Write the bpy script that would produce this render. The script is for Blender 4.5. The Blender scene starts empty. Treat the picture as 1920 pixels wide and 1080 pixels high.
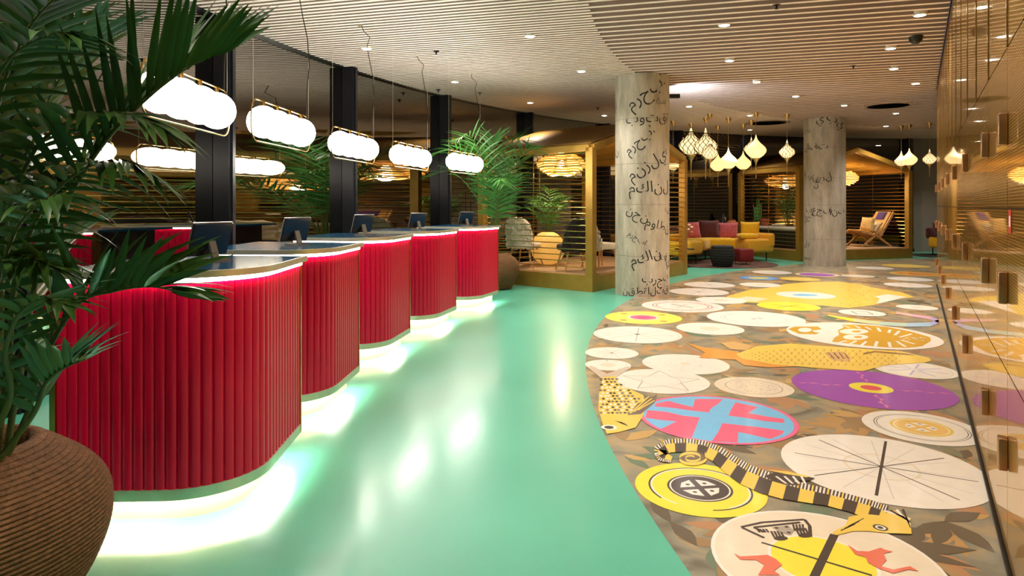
import bpy, bmesh, math, random
from math import sin, cos, pi, radians, sqrt, atan2, hypot
from mathutils import Vector, Matrix

# ------------------------------------------------------------------ camera, world, exposure
scene = bpy.context.scene
F, CX, HZ, HC = 1240.0, 960.0, 386.0, 1.40          # focal length and horizon in px of the 1920x1080 frame; eye height
cam_d = bpy.data.cameras.new('camera')
cam_d.sensor_width = 36.0
cam_d.lens = F / 1920 * 36.0
cam_d.shift_y = -(540 - HZ) / 1920
cam_d.clip_start = 0.02
cam = bpy.data.objects.new('camera', cam_d)
scene.collection.objects.link(cam)
cam.location = (0, 0, HC)
cam.rotation_euler = (radians(90), 0, 0)
scene.camera = cam

world = bpy.data.worlds.new('night')
scene.world = world
world.use_nodes = True
world.node_tree.nodes['Background'].inputs['Color'].default_value = (0.010, 0.012, 0.020, 1)
world.node_tree.nodes['Background'].inputs['Strength'].default_value = 1.0

scene.view_settings.view_transform = 'Standard'
scene.view_settings.look = 'None'
scene.view_settings.exposure = 0.28
scene.view_settings.gamma = 1.0
scene.view_settings.use_curve_mapping = False

cy = scene.cycles
cy.max_bounces = 7; cy.diffuse_bounces = 4; cy.glossy_bounces = 4; cy.transmission_bounces = 4; cy.transparent_max_bounces = 12

SPOT_W = 150.0           # watts of one ceiling downlight
LAMP_E = 20.0           # emission of the desk pendants
LANTERN_E = 1.0
LED_TOP_E, LED_LOW_E = 20.0, 70.0

CEIL = 3.45
C0, R_ART = (14.243, 4.294), 13.68                   # arc of the mural and of the ceiling edge
R_DESK = 15.458
F0, R_FAC = (12.44, 4.33), 15.94                     # arc of the glass facade
WA, WB = 0.355, 0.612                                # locker wall: x = WA + WB * y
W_END = 11.65

random.seed(7)
COL = scene.collection
def rnd(a, b): return random.uniform(a, b)
def G(x, y, z=0.0):                                  # a point of the photograph known to lie at height z
    Y = F * (HC - z) / (y - HZ)
    return Vector(((x - CX) / F * Y, Y, z))
def W(x, y, Y):                                      # a point of the photograph at a known distance
    return Vector(((x - CX) / F * Y, Y, HC + (HZ - y) * Y / F))

# ------------------------------------------------------------------ materials
def srgb(r, g, b):
    def f(c):
        c /= 255.0
        return c / 12.92 if c <= 0.04045 else ((c + 0.055) / 1.055) ** 2.4
    return (f(r), f(g), f(b), 1)
MATS = {}
def mat(name, col=(200, 200, 200), rough=0.5, metal=0.0, coat=0.0, coat_rough=0.05, var=0.0, vscale=8.0, bump=0.0, bscale=40.0,
        emit=None, estr=0.0, sheen=0.0, trans=0.0, spec=0.5, aniso=None, rvar=0.0):
    if name in MATS: return MATS[name]
    m = bpy.data.materials.new(name); m.use_nodes = True
    nt = m.node_tree; b = nt.nodes['Principled BSDF']
    c = srgb(*col)
    b.inputs['Base Color'].default_value = c
    b.inputs['Roughness'].default_value = rough
    b.inputs['Metallic'].default_value = metal
    b.inputs['Coat Weight'].default_value = coat
    b.inputs['Coat Roughness'].default_value = coat_rough
    b.inputs['Specular IOR Level'].default_value = spec
    if sheen: b.inputs['Sheen Weight'].default_value = sheen
    if trans: b.inputs['Transmission Weight'].default_value = trans
    if emit:
        b.inputs['Emission Color'].default_value = srgb(*emit); b.inputs['Emission Strength'].default_value = estr
    tc = None
    if var or bump or rvar:
        tc = nt.nodes.new('ShaderNodeTexCoord')
    if var:
        n = nt.nodes.new('ShaderNodeTexNoise'); n.inputs['Scale'].default_value = vscale; n.inputs['Detail'].default_value = 5
        nt.links.new(tc.outputs['Object'], n.inputs['Vector'])
        r = nt.nodes.new('ShaderNodeMapRange'); r.inputs['From Min'].default_value = 0.3; r.inputs['From Max'].default_value = 0.7
        r.inputs['To Min'].default_value = 1 - var; r.inputs['To Max'].default_value = 1 + var
        nt.links.new(n.outputs['Fac'], r.inputs['Value'])
        x = nt.nodes.new('ShaderNodeMix'); x.data_type = 'RGBA'; x.blend_type = 'MULTIPLY'; x.inputs['Factor'].default_value = 1
        x.inputs['A'].default_value = c
        nt.links.new(r.outputs['Result'], x.inputs['B'])
        nt.links.new(x.outputs['Result'], b.inputs['Base Color'])
        if rvar:
            rr = nt.nodes.new('ShaderNodeMapRange'); rr.inputs['To Min'].default_value = max(0.02, rough - rvar); rr.inputs['To Max'].default_value = rough + rvar
            nt.links.new(n.outputs['Fac'], rr.inputs['Value']); nt.links.new(rr.outputs['Result'], b.inputs['Roughness'])
    if bump:
        n = nt.nodes.new('ShaderNodeTexNoise'); n.inputs['Scale'].default_value = bscale; n.inputs['Detail'].default_value = 4
        nt.links.new(tc.outputs['Object'], n.inputs['Vector'])
        bp = nt.nodes.new('ShaderNodeBump'); bp.inputs['Strength'].default_value = bump; bp.inputs['Distance'].default_value = 0.01
        nt.links.new(n.outputs['Fac'], bp.inputs['Height']); nt.links.new(bp.outputs['Normal'], b.inputs['Normal'])
    MATS[name] = m
    return m

def glass_mat():
    m = bpy.data.materials.new('night_glass'); m.use_nodes = True; nt = m.node_tree; nt.nodes.clear()
    o = nt.nodes.new('ShaderNodeOutputMaterial'); mx = nt.nodes.new('ShaderNodeMixShader')
    fr = nt.nodes.new('ShaderNodeFresnel'); fr.inputs['IOR'].default_value = 3.6
    tr = nt.nodes.new('ShaderNodeBsdfTransparent'); tr.inputs['Color'].default_value = (0.45, 0.5, 0.48, 1)
    gl = nt.nodes.new('ShaderNodeBsdfGlossy'); gl.inputs['Roughness'].default_value = 0.012; gl.inputs['Color'].default_value = (0.92, 0.88, 0.82, 1)
    nt.links.new(fr.outputs[0], mx.inputs[0]); nt.links.new(tr.outputs[0], mx.inputs[1]); nt.links.new(gl.outputs[0], mx.inputs[2])
    nt.links.new(mx.outputs[0], o.inputs['Surface'])
    return m

def concrete_mat():
    m = bpy.data.materials.new('concrete'); m.use_nodes = True; nt = m.node_tree; b = nt.nodes['Principled BSDF']
    tc = nt.nodes.new('ShaderNodeTexCoord')
    mp = nt.nodes.new('ShaderNodeMapping'); mp.inputs['Scale'].default_value = (3.0, 3.0, 0.7)
    nt.links.new(tc.outputs['Object'], mp.inputs['Vector'])
    n1 = nt.nodes.new('ShaderNodeTexNoise'); n1.inputs['Scale'].default_value = 2.2; n1.inputs['Detail'].default_value = 8; n1.inputs['Roughness'].default_value = 0.65
    nt.links.new(mp.outputs[0], n1.inputs['Vector'])
    n2 = nt.nodes.new('ShaderNodeTexNoise'); n2.inputs['Scale'].default_value = 60; n2.inputs['Detail'].default_value = 3
    nt.links.new(tc.outputs['Object'], n2.inputs['Vector'])
    cr = nt.nodes.new('ShaderNodeValToRGB')
    cr.color_ramp.elements[0].position = 0.28; cr.color_ramp.elements[0].color = srgb(158, 147, 128)
    cr.color_ramp.elements[1].position = 0.72; cr.color_ramp.elements[1].color = srgb(222, 212, 194)
    nt.links.new(n1.outputs['Fac'], cr.inputs[0])
    mx = nt.nodes.new('ShaderNodeMix'); mx.data_type = 'RGBA'; mx.blend_type = 'MULTIPLY'; mx.inputs['Factor'].default_value = 0.35
    nt.links.new(cr.outputs[0], mx.inputs['A']); nt.links.new(n2.outputs['Color'], mx.inputs['B'])
    nt.links.new(mx.outputs['Result'], b.inputs['Base Color'])
    b.inputs['Roughness'].default_value = 0.62
    bp = nt.nodes.new('ShaderNodeBump'); bp.inputs['Strength'].default_value = 0.25; bp.inputs['Distance'].default_value = 0.01
    nt.links.new(n2.outputs['Fac'], bp.inputs['Height']); nt.links.new(bp.outputs['Normal'], b.inputs['Normal'])
    return m

def locker_mat():                                    # brass sheet with rows of fine slots behind clear lacquer
    m = bpy.data.materials.new('brass_sheet'); m.use_nodes = True; nt = m.node_tree; b = nt.nodes['Principled BSDF']
    tc = nt.nodes.new('ShaderNodeTexCoord'); sx = nt.nodes.new('ShaderNodeSeparateXYZ')
    nt.links.new(tc.outputs['Object'], sx.inputs[0])
    w = nt.nodes.new('ShaderNodeTexWave'); w.wave_type = 'BANDS'; w.bands_direction = 'Z'; w.wave_profile = 'SIN'
    w.inputs['Scale'].default_value = 27.0; w.inputs['Distortion'].default_value = 0.0
    nt.links.new(tc.outputs['Object'], w.inputs['Vector'])
    cr = nt.nodes.new('ShaderNodeValToRGB')
    cr.color_ramp.elements[0].position = 0.30; cr.color_ramp.elements[0].color = srgb(158, 122, 62)
    cr.color_ramp.elements[1].position = 0.62; cr.color_ramp.elements[1].color = srgb(236, 200, 124)
    nt.links.new(w.outputs['Fac'], cr.inputs[0])
    nt.links.new(cr.outputs[0], b.inputs['Base Color'])
    b.inputs['Metallic'].default_value = 0.75; b.inputs['Roughness'].default_value = 0.30
    b.inputs['Coat Weight'].default_value = 0.8; b.inputs['Coat Roughness'].default_value = 0.03; b.inputs['Coat IOR'].default_value = 1.45
    b.inputs['Coat Tint'].default_value = srgb(250, 232, 190)
    bp = nt.nodes.new('ShaderNodeBump'); bp.inputs['Strength'].default_value = 0.12; bp.inputs['Distance'].default_value = 0.002
    nt.links.new(w.outputs['Fac'], bp.inputs['Height']); nt.links.new(bp.outputs['Normal'], b.inputs['Normal'])
    return m

def mural_mat():
    m = bpy.data.materials.new('mural_ground'); m.use_nodes = True; nt = m.node_tree; b = nt.nodes['Principled BSDF']
    tc = nt.nodes.new('ShaderNodeTexCoord')
    n1 = nt.nodes.new('ShaderNodeTexNoise'); n1.inputs['Scale'].default_value = 2.6; n1.inputs['Detail'].default_value = 6; n1.inputs['Distortion'].default_value = 1.5
    nt.links.new(tc.outputs['Object'], n1.inputs['Vector'])
    cr = nt.nodes.new('ShaderNodeValToRGB'); e = cr.color_ramp.elements
    e[0].position = 0.30; e[0].color = srgb(112, 106, 92); e[1].position = 0.70; e[1].color = srgb(186, 160, 122)
    x = e.new(0.45); x.color = srgb(146, 142, 124); x = e.new(0.56); x.color = srgb(170, 152, 120)
    nt.links.new(n1.outputs['Fac'], cr.inputs[0]); nt.links.new(cr.outputs[0], b.inputs['Base Color'])
    b.inputs['Roughness'].default_value = 0.35; b.inputs['Coat Weight'].default_value = 0.5; b.inputs['Coat Roughness'].default_value = 0.12
    return m

# ------------------------------------------------------------------ mesh helpers
class MB:
    def __init__(s): s.v = []; s.f = []; s.mi = []
    def add(s, vs, fs, mi=0):
        o = len(s.v); s.v += [tuple(p) for p in vs]
        s.f += [tuple(i + o for i in f) for f in fs]; s.mi += [mi] * len(fs); return s
    def box(s, x0, x1, y0, y1, z0, z1, mi=0):
        v = [(x, y, z) for z in (z0, z1) for y in (y0, y1) for x in (x0, x1)]
        return s.add(v, [(0, 2, 3, 1), (4, 5, 7, 6), (0, 1, 5, 4), (2, 6, 7, 3), (0, 4, 6, 2), (1, 3, 7, 5)], mi)
    def bar(s, a, b, w, h, up=(0, 0, 1), mi=0):     # box from a to b, width w (sideways), height h
        a, b = Vector(a), Vector(b); t = (b - a).normalized(); up = Vector(up)
        sd = t.cross(up)
        if sd.length < 1e-4: sd = t.cross(Vector((1, 0, 0)))
        sd.normalize(); n = sd.cross(t)
        v = []
        for p in (a, b):
            for i, j in ((-1, -1), (1, -1), (1, 1), (-1, 1)): v.append(p + sd * (w / 2 * i) + n * (h / 2 * j))
        return s.add(v, [(3, 2, 1, 0), (4, 5, 6, 7), (0, 1, 5, 4), (1, 2, 6, 5), (2, 3, 7, 6), (3, 0, 4, 7)], mi)
    def tube(s, pts, r, n=8, closed=False, mi=0, cap=True):
        pts = [Vector(p) for p in pts]; m = len(pts)
        rr = r if isinstance(r, (list, tuple)) else [r] * m
        vs = []; ref = None
        for i, p in enumerate(pts):
            if closed: t = pts[(i + 1) % m] - pts[i - 1]
            else: t = pts[min(i + 1, m - 1)] - pts[max(i - 1, 0)]
            t.normalize()
            if ref is None:
                ref = Vector((0, 0, 1)) if abs(t.z) < 0.9 else Vector((1, 0, 0))
            a = t.cross(ref); a.normalize(); b = a.cross(t); ref = b
            for k in range(n):
                an = 2 * pi * k / n; vs.append(p + a * (cos(an) * rr[i]) + b * (sin(an) * rr[i]))
        fs = []
        for i in range(m if closed else m - 1):
            j = (i + 1) % m
            for k in range(n):
                l = (k + 1) % n; fs.append((i * n + k, i * n + l, j * n + l, j * n + k))
        if cap and not closed: fs += [tuple(range(n - 1, -1, -1)), tuple(range((m - 1) * n, m * n))]
        return s.add(vs, fs, mi)
    def lathe(s, prof, n=24, c=(0, 0, 0), mi=0, sx=1.0, sy=1.0):    # prof: (r, z) from bottom to top
        vs = []; fs = []
        for r, z in prof:
            for k in range(n):
                a = 2 * pi * k / n; vs.append((c[0] + r * cos(a) * sx, c[1] + r * sin(a) * sy, c[2] + z))
        for i in range(len(prof) - 1):
            for k in range(n):
                l = (k + 1) % n; fs.append((i * n + k, i * n + l, (i + 1) * n + l, (i + 1) * n + k))
        if prof[0][0] > 1e-4: fs.append(tuple(range(n - 1, -1, -1)))
        if prof[-1][0] > 1e-4: fs.append(tuple(range((len(prof) - 1) * n, len(prof) * n)))
        return s.add(vs, fs, mi)
    def prism(s, pts, z0, z1, mi=0):                 # pts counter-clockwise
        n = len(pts)
        v = [(p[0], p[1], z0) for p in pts] + [(p[0], p[1], z1) for p in pts]
        f = [tuple(range(n - 1, -1, -1)), tuple(range(n, 2 * n))] + [(i, (i + 1) % n, n + (i + 1) % n, n + i) for i in range(n)]
        return s.add(v, f, mi)
    def ribbon(s, pts, nrm, o0, o1, z0, z1, mi=0):   # wall along an open path between two offsets
        v = []
        for p, q in zip(pts, nrm):
            for o, z in ((o0, z0), (o1, z0), (o1, z1), (o0, z1)): v.append((p[0] + q[0] * o, p[1] + q[1] * o, z))
        f = []; m = len(pts)
        for i in range(m - 1):
            for k in range(4): f.append((i * 4 + k, (i + 1) * 4 + k, (i + 1) * 4 + (k + 1) % 4, i * 4 + (k + 1) % 4))
        f += [(0, 1, 2, 3), tuple((m - 1) * 4 + k for k in (3, 2, 1, 0))]
        return s.add(v, f, mi)
    def build(s, name, m=None, parent=None, loc=None, rot=None, smooth=False, fix=False):
        me = bpy.data.meshes.new(name); me.from_pydata(s.v, [], s.f)
        if m is not None:
            for x in (m if isinstance(m, (list, tuple)) else [m]): me.materials.append(x)
        if any(s.mi): me.polygons.foreach_set('material_index', s.mi)
        if fix:
            bm = bmesh.new(); bm.from_mesh(me); bmesh.ops.recalc_face_normals(bm, faces=bm.faces); bm.to_mesh(me); bm.free()
        if smooth:
            me.polygons.foreach_set('use_smooth', [True] * len(me.polygons))
            if smooth != 'all': me.set_sharp_from_angle(angle=radians(38))
        me.update()
        return link(name, me, parent, loc, rot)
def link(name, me, parent=None, loc=None, rot=None):
    o = bpy.data.objects.new(name, me); COL.objects.link(o)
    if parent is not None: o.parent = parent
    if loc is not None: o.location = loc
    if rot is not None: o.rotation_euler = rot if not isinstance(rot, (int, float)) else (0, 0, rot)
    return o
def thing(name, label, cat, loc=(0, 0, 0), rot=0, group=None):
    o = link(name, None, None, loc, rot); return tag(o, label, cat, group)
def tag(o, label, cat, group=None):
    o['label'] = label; o['category'] = cat
    if group: o['group'] = group
    return o
def struct(o): o['kind'] = 'structure'; return o
def copy_tree(o, parent=None):
    c = o.copy(); COL.objects.link(c); c.parent = parent
    for ch in list(o.children): copy_tree(ch, c)
    return c
def rounded(name, size, r, m, parent=None, loc=None, rot=None, seg=3, puff=0.0):
    bm = bmesh.new(); bmesh.ops.create_cube(bm, size=1.0)
    bmesh.ops.scale(bm, vec=size, verts=bm.verts)
    bmesh.ops.bevel(bm, geom=list(bm.edges) + list(bm.verts), offset=r, segments=seg, profile=0.5, affect='EDGES')
    me = bpy.data.meshes.new(name); bm.to_mesh(me); bm.free(); me.materials.append(m)
    me.polygons.foreach_set('use_smooth', [True] * len(me.polygons)); me.set_sharp_from_angle(angle=radians(50))
    return link(name, me, parent, loc, rot)
def cushion(name, w, h, t, m, n=10):                  # pillow: w wide (x), h high (z), t thick (y), standing on z = 0
    mb = MB(); vs = []; fs = []
    for sgn in (1, -1):
        for j in range(n + 1):
            for i in range(n + 1):
                u, v = -1 + 2 * i / n, -1 + 2 * j / n
                k = (max(0, 1 - u ** 4) * max(0, 1 - v ** 4)) ** 0.45
                pu = 1 - 0.07 * (1 - v * v) * abs(u) ** 3; pv = 1 - 0.07 * (1 - u * u) * abs(v) ** 3
                vs.append((u * w / 2 * pu, sgn * t / 2 * k, h / 2 + v * h / 2 * pv))
    q = (n + 1) ** 2
    for s in (0, 1):
        for j in range(n):
            for i in range(n):
                a = s * q + j * (n + 1) + i; f = (a, a + 1, a + n + 2, a + n + 1)
                fs.append(f if s else f[::-1])
    mb.add(vs, fs); return mb
# ------------------------------------------------------------------ shared materials
M_FLOOR = mat('mint_floor', (90, 186, 158), 0.34, coat=0.35, coat_rough=0.16, var=0.05, vscale=1.6, rvar=0.06)
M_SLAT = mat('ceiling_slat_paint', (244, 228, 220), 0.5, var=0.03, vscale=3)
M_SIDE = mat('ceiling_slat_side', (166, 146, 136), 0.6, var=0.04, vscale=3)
M_BACK = mat('ceiling_backing', (184, 164, 152), 0.75, var=0.05, vscale=2)
M_GLASS = glass_mat()
M_MULL = mat('dark_mullion', (34, 34, 40), 0.28, metal=0.35, var=0.1, vscale=2)
M_BLACK = mat('black_plastic', (14, 14, 15), 0.4)
M_BRASS = mat('polished_brass', (206, 168, 96), 0.22, metal=1.0, var=0.08, vscale=12)
M_GOLD = mat('pavilion_gold', (176, 136, 58), 0.38, metal=0.5, var=0.10, vscale=5)
M_LOCK = locker_mat()
M_CONC = concrete_mat()
M_INK = mat('black_ink', (22, 20, 18), 0.6)
M_STEEL = mat('brushed_steel', (226, 218, 198), 0.34, metal=0.75, var=0.06, vscale=20)
M_WOOD = mat('light_oak', (196, 150, 96), 0.45, var=0.18, vscale=10)
M_PLAT = mat('platform_floor', (186, 152, 116), 0.5, var=0.12, vscale=6)
M_GREYWALL = mat('grey_plaster', (150, 142, 132), 0.8, var=0.04, vscale=2)
M_DARKWALL = mat('dark_panelling', (52, 38, 28), 0.5, var=0.2, vscale=3)

# ------------------------------------------------------------------ plan curves
def fac_at_px(px):                                   # where the sight line of a photo column meets the facade
    d = Vector(((px - CX) / F, 1.0)); d.normalize()
    c = Vector(F0); b = d.dot(c); q = c.dot(c) - R_FAC ** 2
    t = b + sqrt(b * b - q); p = d * t
    return atan2(p.y - F0[1], p.x - F0[0])
def fac(a, off=0.0):                                 # off > 0: towards the room
    return (F0[0] + (R_FAC - off) * cos(a), F0[1] + (R_FAC - off) * sin(a))
A_END = atan2(20.27 - F0[1], sqrt(R_FAC ** 2 - (20.27 - F0[1]) ** 2) * -1 + 0.0) if False else radians(90.5)
Y_NEAR = -2.4
A_NEAR = pi + math.asin((F0[1] - Y_NEAR) / R_FAC)
def arc(n=60):                                       # facade arc from behind the eye to its far end
    return [fac(A_NEAR + (A_END - A_NEAR) * i / n) for i in range(n + 1)]
XR = 17.0
outline = arc()[::-1]
YB = outline[0][1]
room = outline + [(WA + WB * Y_NEAR, Y_NEAR), (WA + WB * W_END, W_END), (8.2, 11.2), (XR, 11.2), (XR, YB)]

mb = MB(); mb.prism(room, -0.06, 0.0)
floor = struct(mb.build('floor', M_FLOOR, fix=True))
mb = MB(); mb.prism(room, CEIL + 0.085, CEIL + 0.2)
ceiling = struct(mb.build('ceiling', M_BACK, fix=True))
# ground outside the glass
mb = MB(); mb.box(-40, 40, -20, 60, -0.25, -0.15)
tag(mb.build('outside_ground', mat('night_paving', (30, 30, 32), 0.6, var=0.2, vscale=1)), 'dark paving outside the curved glass at night', 'ground')
bpy.data.objects['outside_ground']['kind'] = 'structure'

# ------------------------------------------------------------------ ceiling slats (each one a part of the ceiling)
VPX = -3500.0
e_dir = Vector((-(VPX - CX), -F)).normalized()       # along the slats, towards the right
n_dir = Vector((-e_dir.y, e_dir.x))
def circ_hits(c, ctr, R):
    p = n_dir * c; m = p - Vector(ctr); b = e_dir.dot(m); q = m.dot(m) - R * R; d = b * b - q
    if d <= 0: return None
    d = sqrt(d); return -b - d, -b + d
def wall_hit(c):                                     # right limit of a slat
    p = n_dir * c
    t = (WA + WB * p.y - p.x) / (e_dir.x - WB * e_dir.y)
    if (p + e_dir * t).y < W_END: return t - 0.02
    return (XR - p.x) / e_dir.x
SLAT_W_L, SLAT_W_R, PITCH = 0.052, 0.056, 0.1
slat_meshes = {}
def slat(c, t0, t1, w):
    if t1 - t0 < 0.15: return
    key = round(w, 3)
    if key not in slat_meshes:
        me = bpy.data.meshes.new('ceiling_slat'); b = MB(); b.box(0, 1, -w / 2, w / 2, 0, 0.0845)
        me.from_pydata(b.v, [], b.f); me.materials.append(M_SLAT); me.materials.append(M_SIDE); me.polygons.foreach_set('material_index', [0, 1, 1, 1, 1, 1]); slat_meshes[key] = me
    p = n_dir * c + e_dir * t0
    o = link('ceiling_slat', slat_meshes[key], ceiling, (p.x, p.y, CEIL), atan2(e_dir.y, e_dir.x))
    o.scale = (t1 - t0, 1, 1)
k = 0
c = 5.0
while c < 23.2:
    hf = circ_hits(c, F0, R_FAC - 0.085)
    ha = circ_hits(c, C0, R_ART)
    if hf:
        t0 = hf[0]
        p0 = n_dir * c + e_dir * t0
        lim = wall_hit(c)
        t1 = min(hf[1], lim)
        yb = (YB - 0.02 - p0.y)
        if ha and ha[0] < t1:
            slat(c, t0, ha[0], SLAT_W_L)
            if k % 2 == 0: slat(c, ha[0], lim, SLAT_W_R)
        else:
            slat(c, t0, t1, SLAT_W_L)
    c += PITCH; k += 1

# ------------------------------------------------------------------ curved glass facade: a window between each two mullions
m_px = [405, 645, 827, 985, 1131, 1268, 1400, 1545, 1697]
m_ang = [fac_at_px(x) for x in m_px]
step = m_ang[0] - m_ang[1]
m_ang = [m_ang[0] + step * (i) for i in (3, 2, 1)] + m_ang
m_ang = [a for a in m_ang if a < A_NEAR]
edges = [A_NEAR] + m_ang + [A_END]
for i in range(len(edges) - 1):
    a0, a1 = edges[i], edges[i + 1]
    n = 6
    pts = [fac(a0 + (a1 - a0) * j / n) for j in range(n + 1)]
    nr = [(cos(a0 + (a1 - a0) * j / n), sin(a0 + (a1 - a0) * j / n)) for j in range(n + 1)]
    mb = MB(); mb.ribbon(pts, nr, 0.0, 0.012, 0.0, CEIL + 0.08)
    win = struct(mb.build('window_%d' % (i + 1), M_GLASS, smooth=True, fix=True))
    mb = MB(); mb.ribbon(pts, nr, -0.05, 0.06, 0.0, 0.09); mb.build('window_sill', M_MULL, win, fix=True)
    mb = MB(); mb.ribbon(pts, nr, -0.13, 0.05, CEIL + 0.006, CEIL + 0.084); mb.build('head_frame', M_BLACK, win, fix=True)
    if i < len(edges) - 2:
        c = fac(a1, 0.10)
        mb = MB(); mb.box(-0.095, 0.095, -0.06, 0.06, 0.0, CEIL + 0.0845)
        mb.box(-0.12, -0.094, -0.025, 0.025, 0.0, CEIL)
        mb.build('mullion', M_MULL, win, (c[0], c[1], 0), a1, fix=True)

# ------------------------------------------------------------------ plain walls of the room
def wall(name, a, b, m, t=0.12, z1=CEIL + 0.085):
    a, b = Vector(a), Vector(b); d = (b - a).normalized(); n = Vector((-d.y, d.x))
    mb = MB(); mb.prism([a, b, b + n * t, a + n * t], 0, z1)
    return struct(mb.build(name, m, fix=True))
xb = outline[0][0]
wall('wall_back', (XR, YB), (xb, YB), M_GREYWALL, -0.12)
wall('wall_side', (XR, 11.2), (XR, YB), M_GREYWALL, -0.12)
wall('wall_inner', (8.2, 11.2), (XR, 11.2), M_GREYWALL, -0.12)
wall('wall_near', (fac(A_NEAR)[0], Y_NEAR), (WA + WB * Y_NEAR, Y_NEAR), M_GREYWALL, -0.12)

# ------------------------------------------------------------------ brass locker wall
wd = Vector((WB, 1.0)).normalized(); wn = Vector((-wd.y, wd.x))      # along the wall, and out of it into the room
wang = atan2(wd.y, wd.x)
w0 = Vector((WA + WB * Y_NEAR, Y_NEAR)); wlen = (W_END - Y_NEAR) / wd.y
wallr = link('wall_right', None, None, (w0.x, w0.y, 0), wang); struct(wallr)
mb = MB(); mb.box(0, wlen, -0.30, -0.02, 0, CEIL + 0.08)
mb.build('carcass', mat('locker_carcass', (66, 50, 26), 0.5, metal=0.4, var=0.1), wallr)
s_ref = (2.59 - Y_NEAR) / wd.y                       # a seam measured in the photograph
pw = 0.80
s0 = s_ref - pw * math.floor(s_ref / pw)
seams = [0.0] + [s0 + pw * i for i in range(40) if 0.05 < s0 + pw * i < wlen - 0.1] + [wlen]
rows = [0.03, 0.75, 1.39, 2.02, CEIL - 0.002]
for i in range(len(seams) - 1):
    for j in range(4):
        mb = MB(); mb.box(seams[i] + 0.004, seams[i + 1] - 0.004, -0.02, 0.0, rows[j] + 0.003, rows[j + 1] - 0.003)
        mb.build('locker_door', M_LOCK, wallr)
M_CLAMP = mat('bronze_clamp', (176, 136, 100), 0.35, metal=0.9, var=0.1, vscale=30)
clamp_me = None
for k_, s in enumerate(seams[1:-1]):
    d_ = round((s - s_ref) / pw)
    mb = MB(); mb.box(s - 0.012, s + 0.012, -0.004, 0.004, 2.02, CEIL - 0.01); mb.build('reflection_strip', M_BRASS, wallr)  # brass strip added to stand in for bright vertical reflections on the doors
    for z in ((0.43, 1.08, 1.70) if d_ == 0 or d_ % 2 == 1 else ()):
        if clamp_me is None:
            o = rounded('door_clamp', (0.055, 0.03, 0.125), 0.004, M_CLAMP, wallr, (s, 0.016, z)); clamp_me = o.data
        else: link('door_clamp', clamp_me, wallr, (s, 0.016, z))
mb = MB(); mb.box(0, wlen, -0.01, 0.012, 0.0, 0.022)
struct(mb.build('baseboard_right', M_BLACK, None, (w0.x, w0.y, 0), wang))
# red sticker and grey plate next to the first seam
tw = lambda s, o, z: (w0.x + wd.x * s + wn.x * o, w0.y + wd.y * s + wn.y * o, z)
st = thing('wall_sticker', 'small red sticker with white marks on a brass locker door', 'sticker', tw(s_ref - 0.10, 0.001, 1.34), wang)
mb = MB(); mb.box(-0.045, 0.045, 0, 0.0015, -0.045, 0.045); mb.build('sheet', mat('sticker_red', (196, 36, 30), 0.4), st)
mb = MB(); mb.box(-0.02, 0.02, 0.0015, 0.002, -0.02, 0.022); mb.build('emblem', mat('sticker_white', (240, 238, 232), 0.5), st)

# ------------------------------------------------------------------ round concrete columns with lettering
def text_mesh(body, size):
    cu = bpy.data.curves.new('lettering', 'FONT'); cu.body = body; cu.size = size; cu.resolution_u = 3
    cu.align_x = 'CENTER'; cu.space_character = 1.02
    o = bpy.data.objects.new('lettering', cu); COL.objects.link(o)
    dg = bpy.context.evaluated_depsgraph_get(); dg.update()
    me = bpy.data.meshes.new_from_object(o.evaluated_get(dg))
    bpy.data.objects.remove(o); bpy.data.curves.remove(cu)
    return me
def column(cx, cy, r, words, label):
    col = thing('concrete_column', label, 'column', (cx, cy, 0))
    mb = MB()
    mb.lathe([(r, 0), (r, CEIL - 0.002)], 64)
    mb.build('shaft', M_CONC, col, smooth=True)
    mb = MB()
    for k, z in enumerate((0.62, 1.42, 2.05, 2.75)):
        mb2 = MB(); mb2.lathe([(r + 0.0006, z), (r + 0.0012, z + 0.003), (r + 0.0006, z + 0.006)], 64)
        mb2.build('casting_seam', mat('seam_grey', (132, 124, 112), 0.7), col, smooth=True)  # darker grey line at each casting seam
    view = atan2(-cy, -cx)                            # direction of the front seen from the entrance
    for body, px, py, size, tilt in words:
        # px,py: centre of the word in the photo, turned into an angle round the shaft and a height
        off = (px - (cx / cy * F + CX)) / F * cy
        a = math.asin(max(-0.985, min(0.985, off / r)))
        z = HC + (HZ - py) * (cy - r * cos(a)) / F
        size *= 0.9; me = text_mesh(body, size)
        ct, stt = cos(radians(tilt)), sin(radians(tilt))
        for v in me.vertices:
            x, y = v.co.x, v.co.y - size * 0.3
            x, y = x * ct - y * stt, x * stt + y * ct
            an = view + a + x / r
            v.co = ((r + 0.0016) * cos(an), (r + 0.0016) * sin(an), z + y)
        me.materials.clear(); me.materials.append(M_INK)
        link('lettering', me, col)
column(2.08, 10.57, 0.425, [
    ('مرحبا', 1213, 172, 0.30, 36), ('غشا', 1239, 190, 0.11, -15), ('بوتقة', 1219, 221, 0.24, 2), ('مرحبا', 1199, 263, 0.23, 40),
    ('منزليه', 1220, 305, 0.27, 32), ('مكانل', 1221, 351, 0.27, 3), ('نحن', 1196, 402, 0.21, -24), ('مواطن', 1236, 423, 0.21, -14), ('هن', 1249, 392, 0.15, 0),
    ('مرحبا', 1195, 447, 0.13, -30), ('مكان', 1211, 482, 0.25, 17), ('في', 1247, 484, 0.22, -25), ('برج', 1224, 524, 0.2, -6), ('ب', 1246, 518, 0.18, 15),
    ('نقطةالتقا', 1216, 546, 0.17, 2), ('را', 1156, 198, 0.2, 15), ('ان', 1157, 285, 0.2, 15), ('اب', 1156, 462, 0.17, 5)],
    'round concrete column with large black Arabic letters, nearest the desks')
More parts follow.
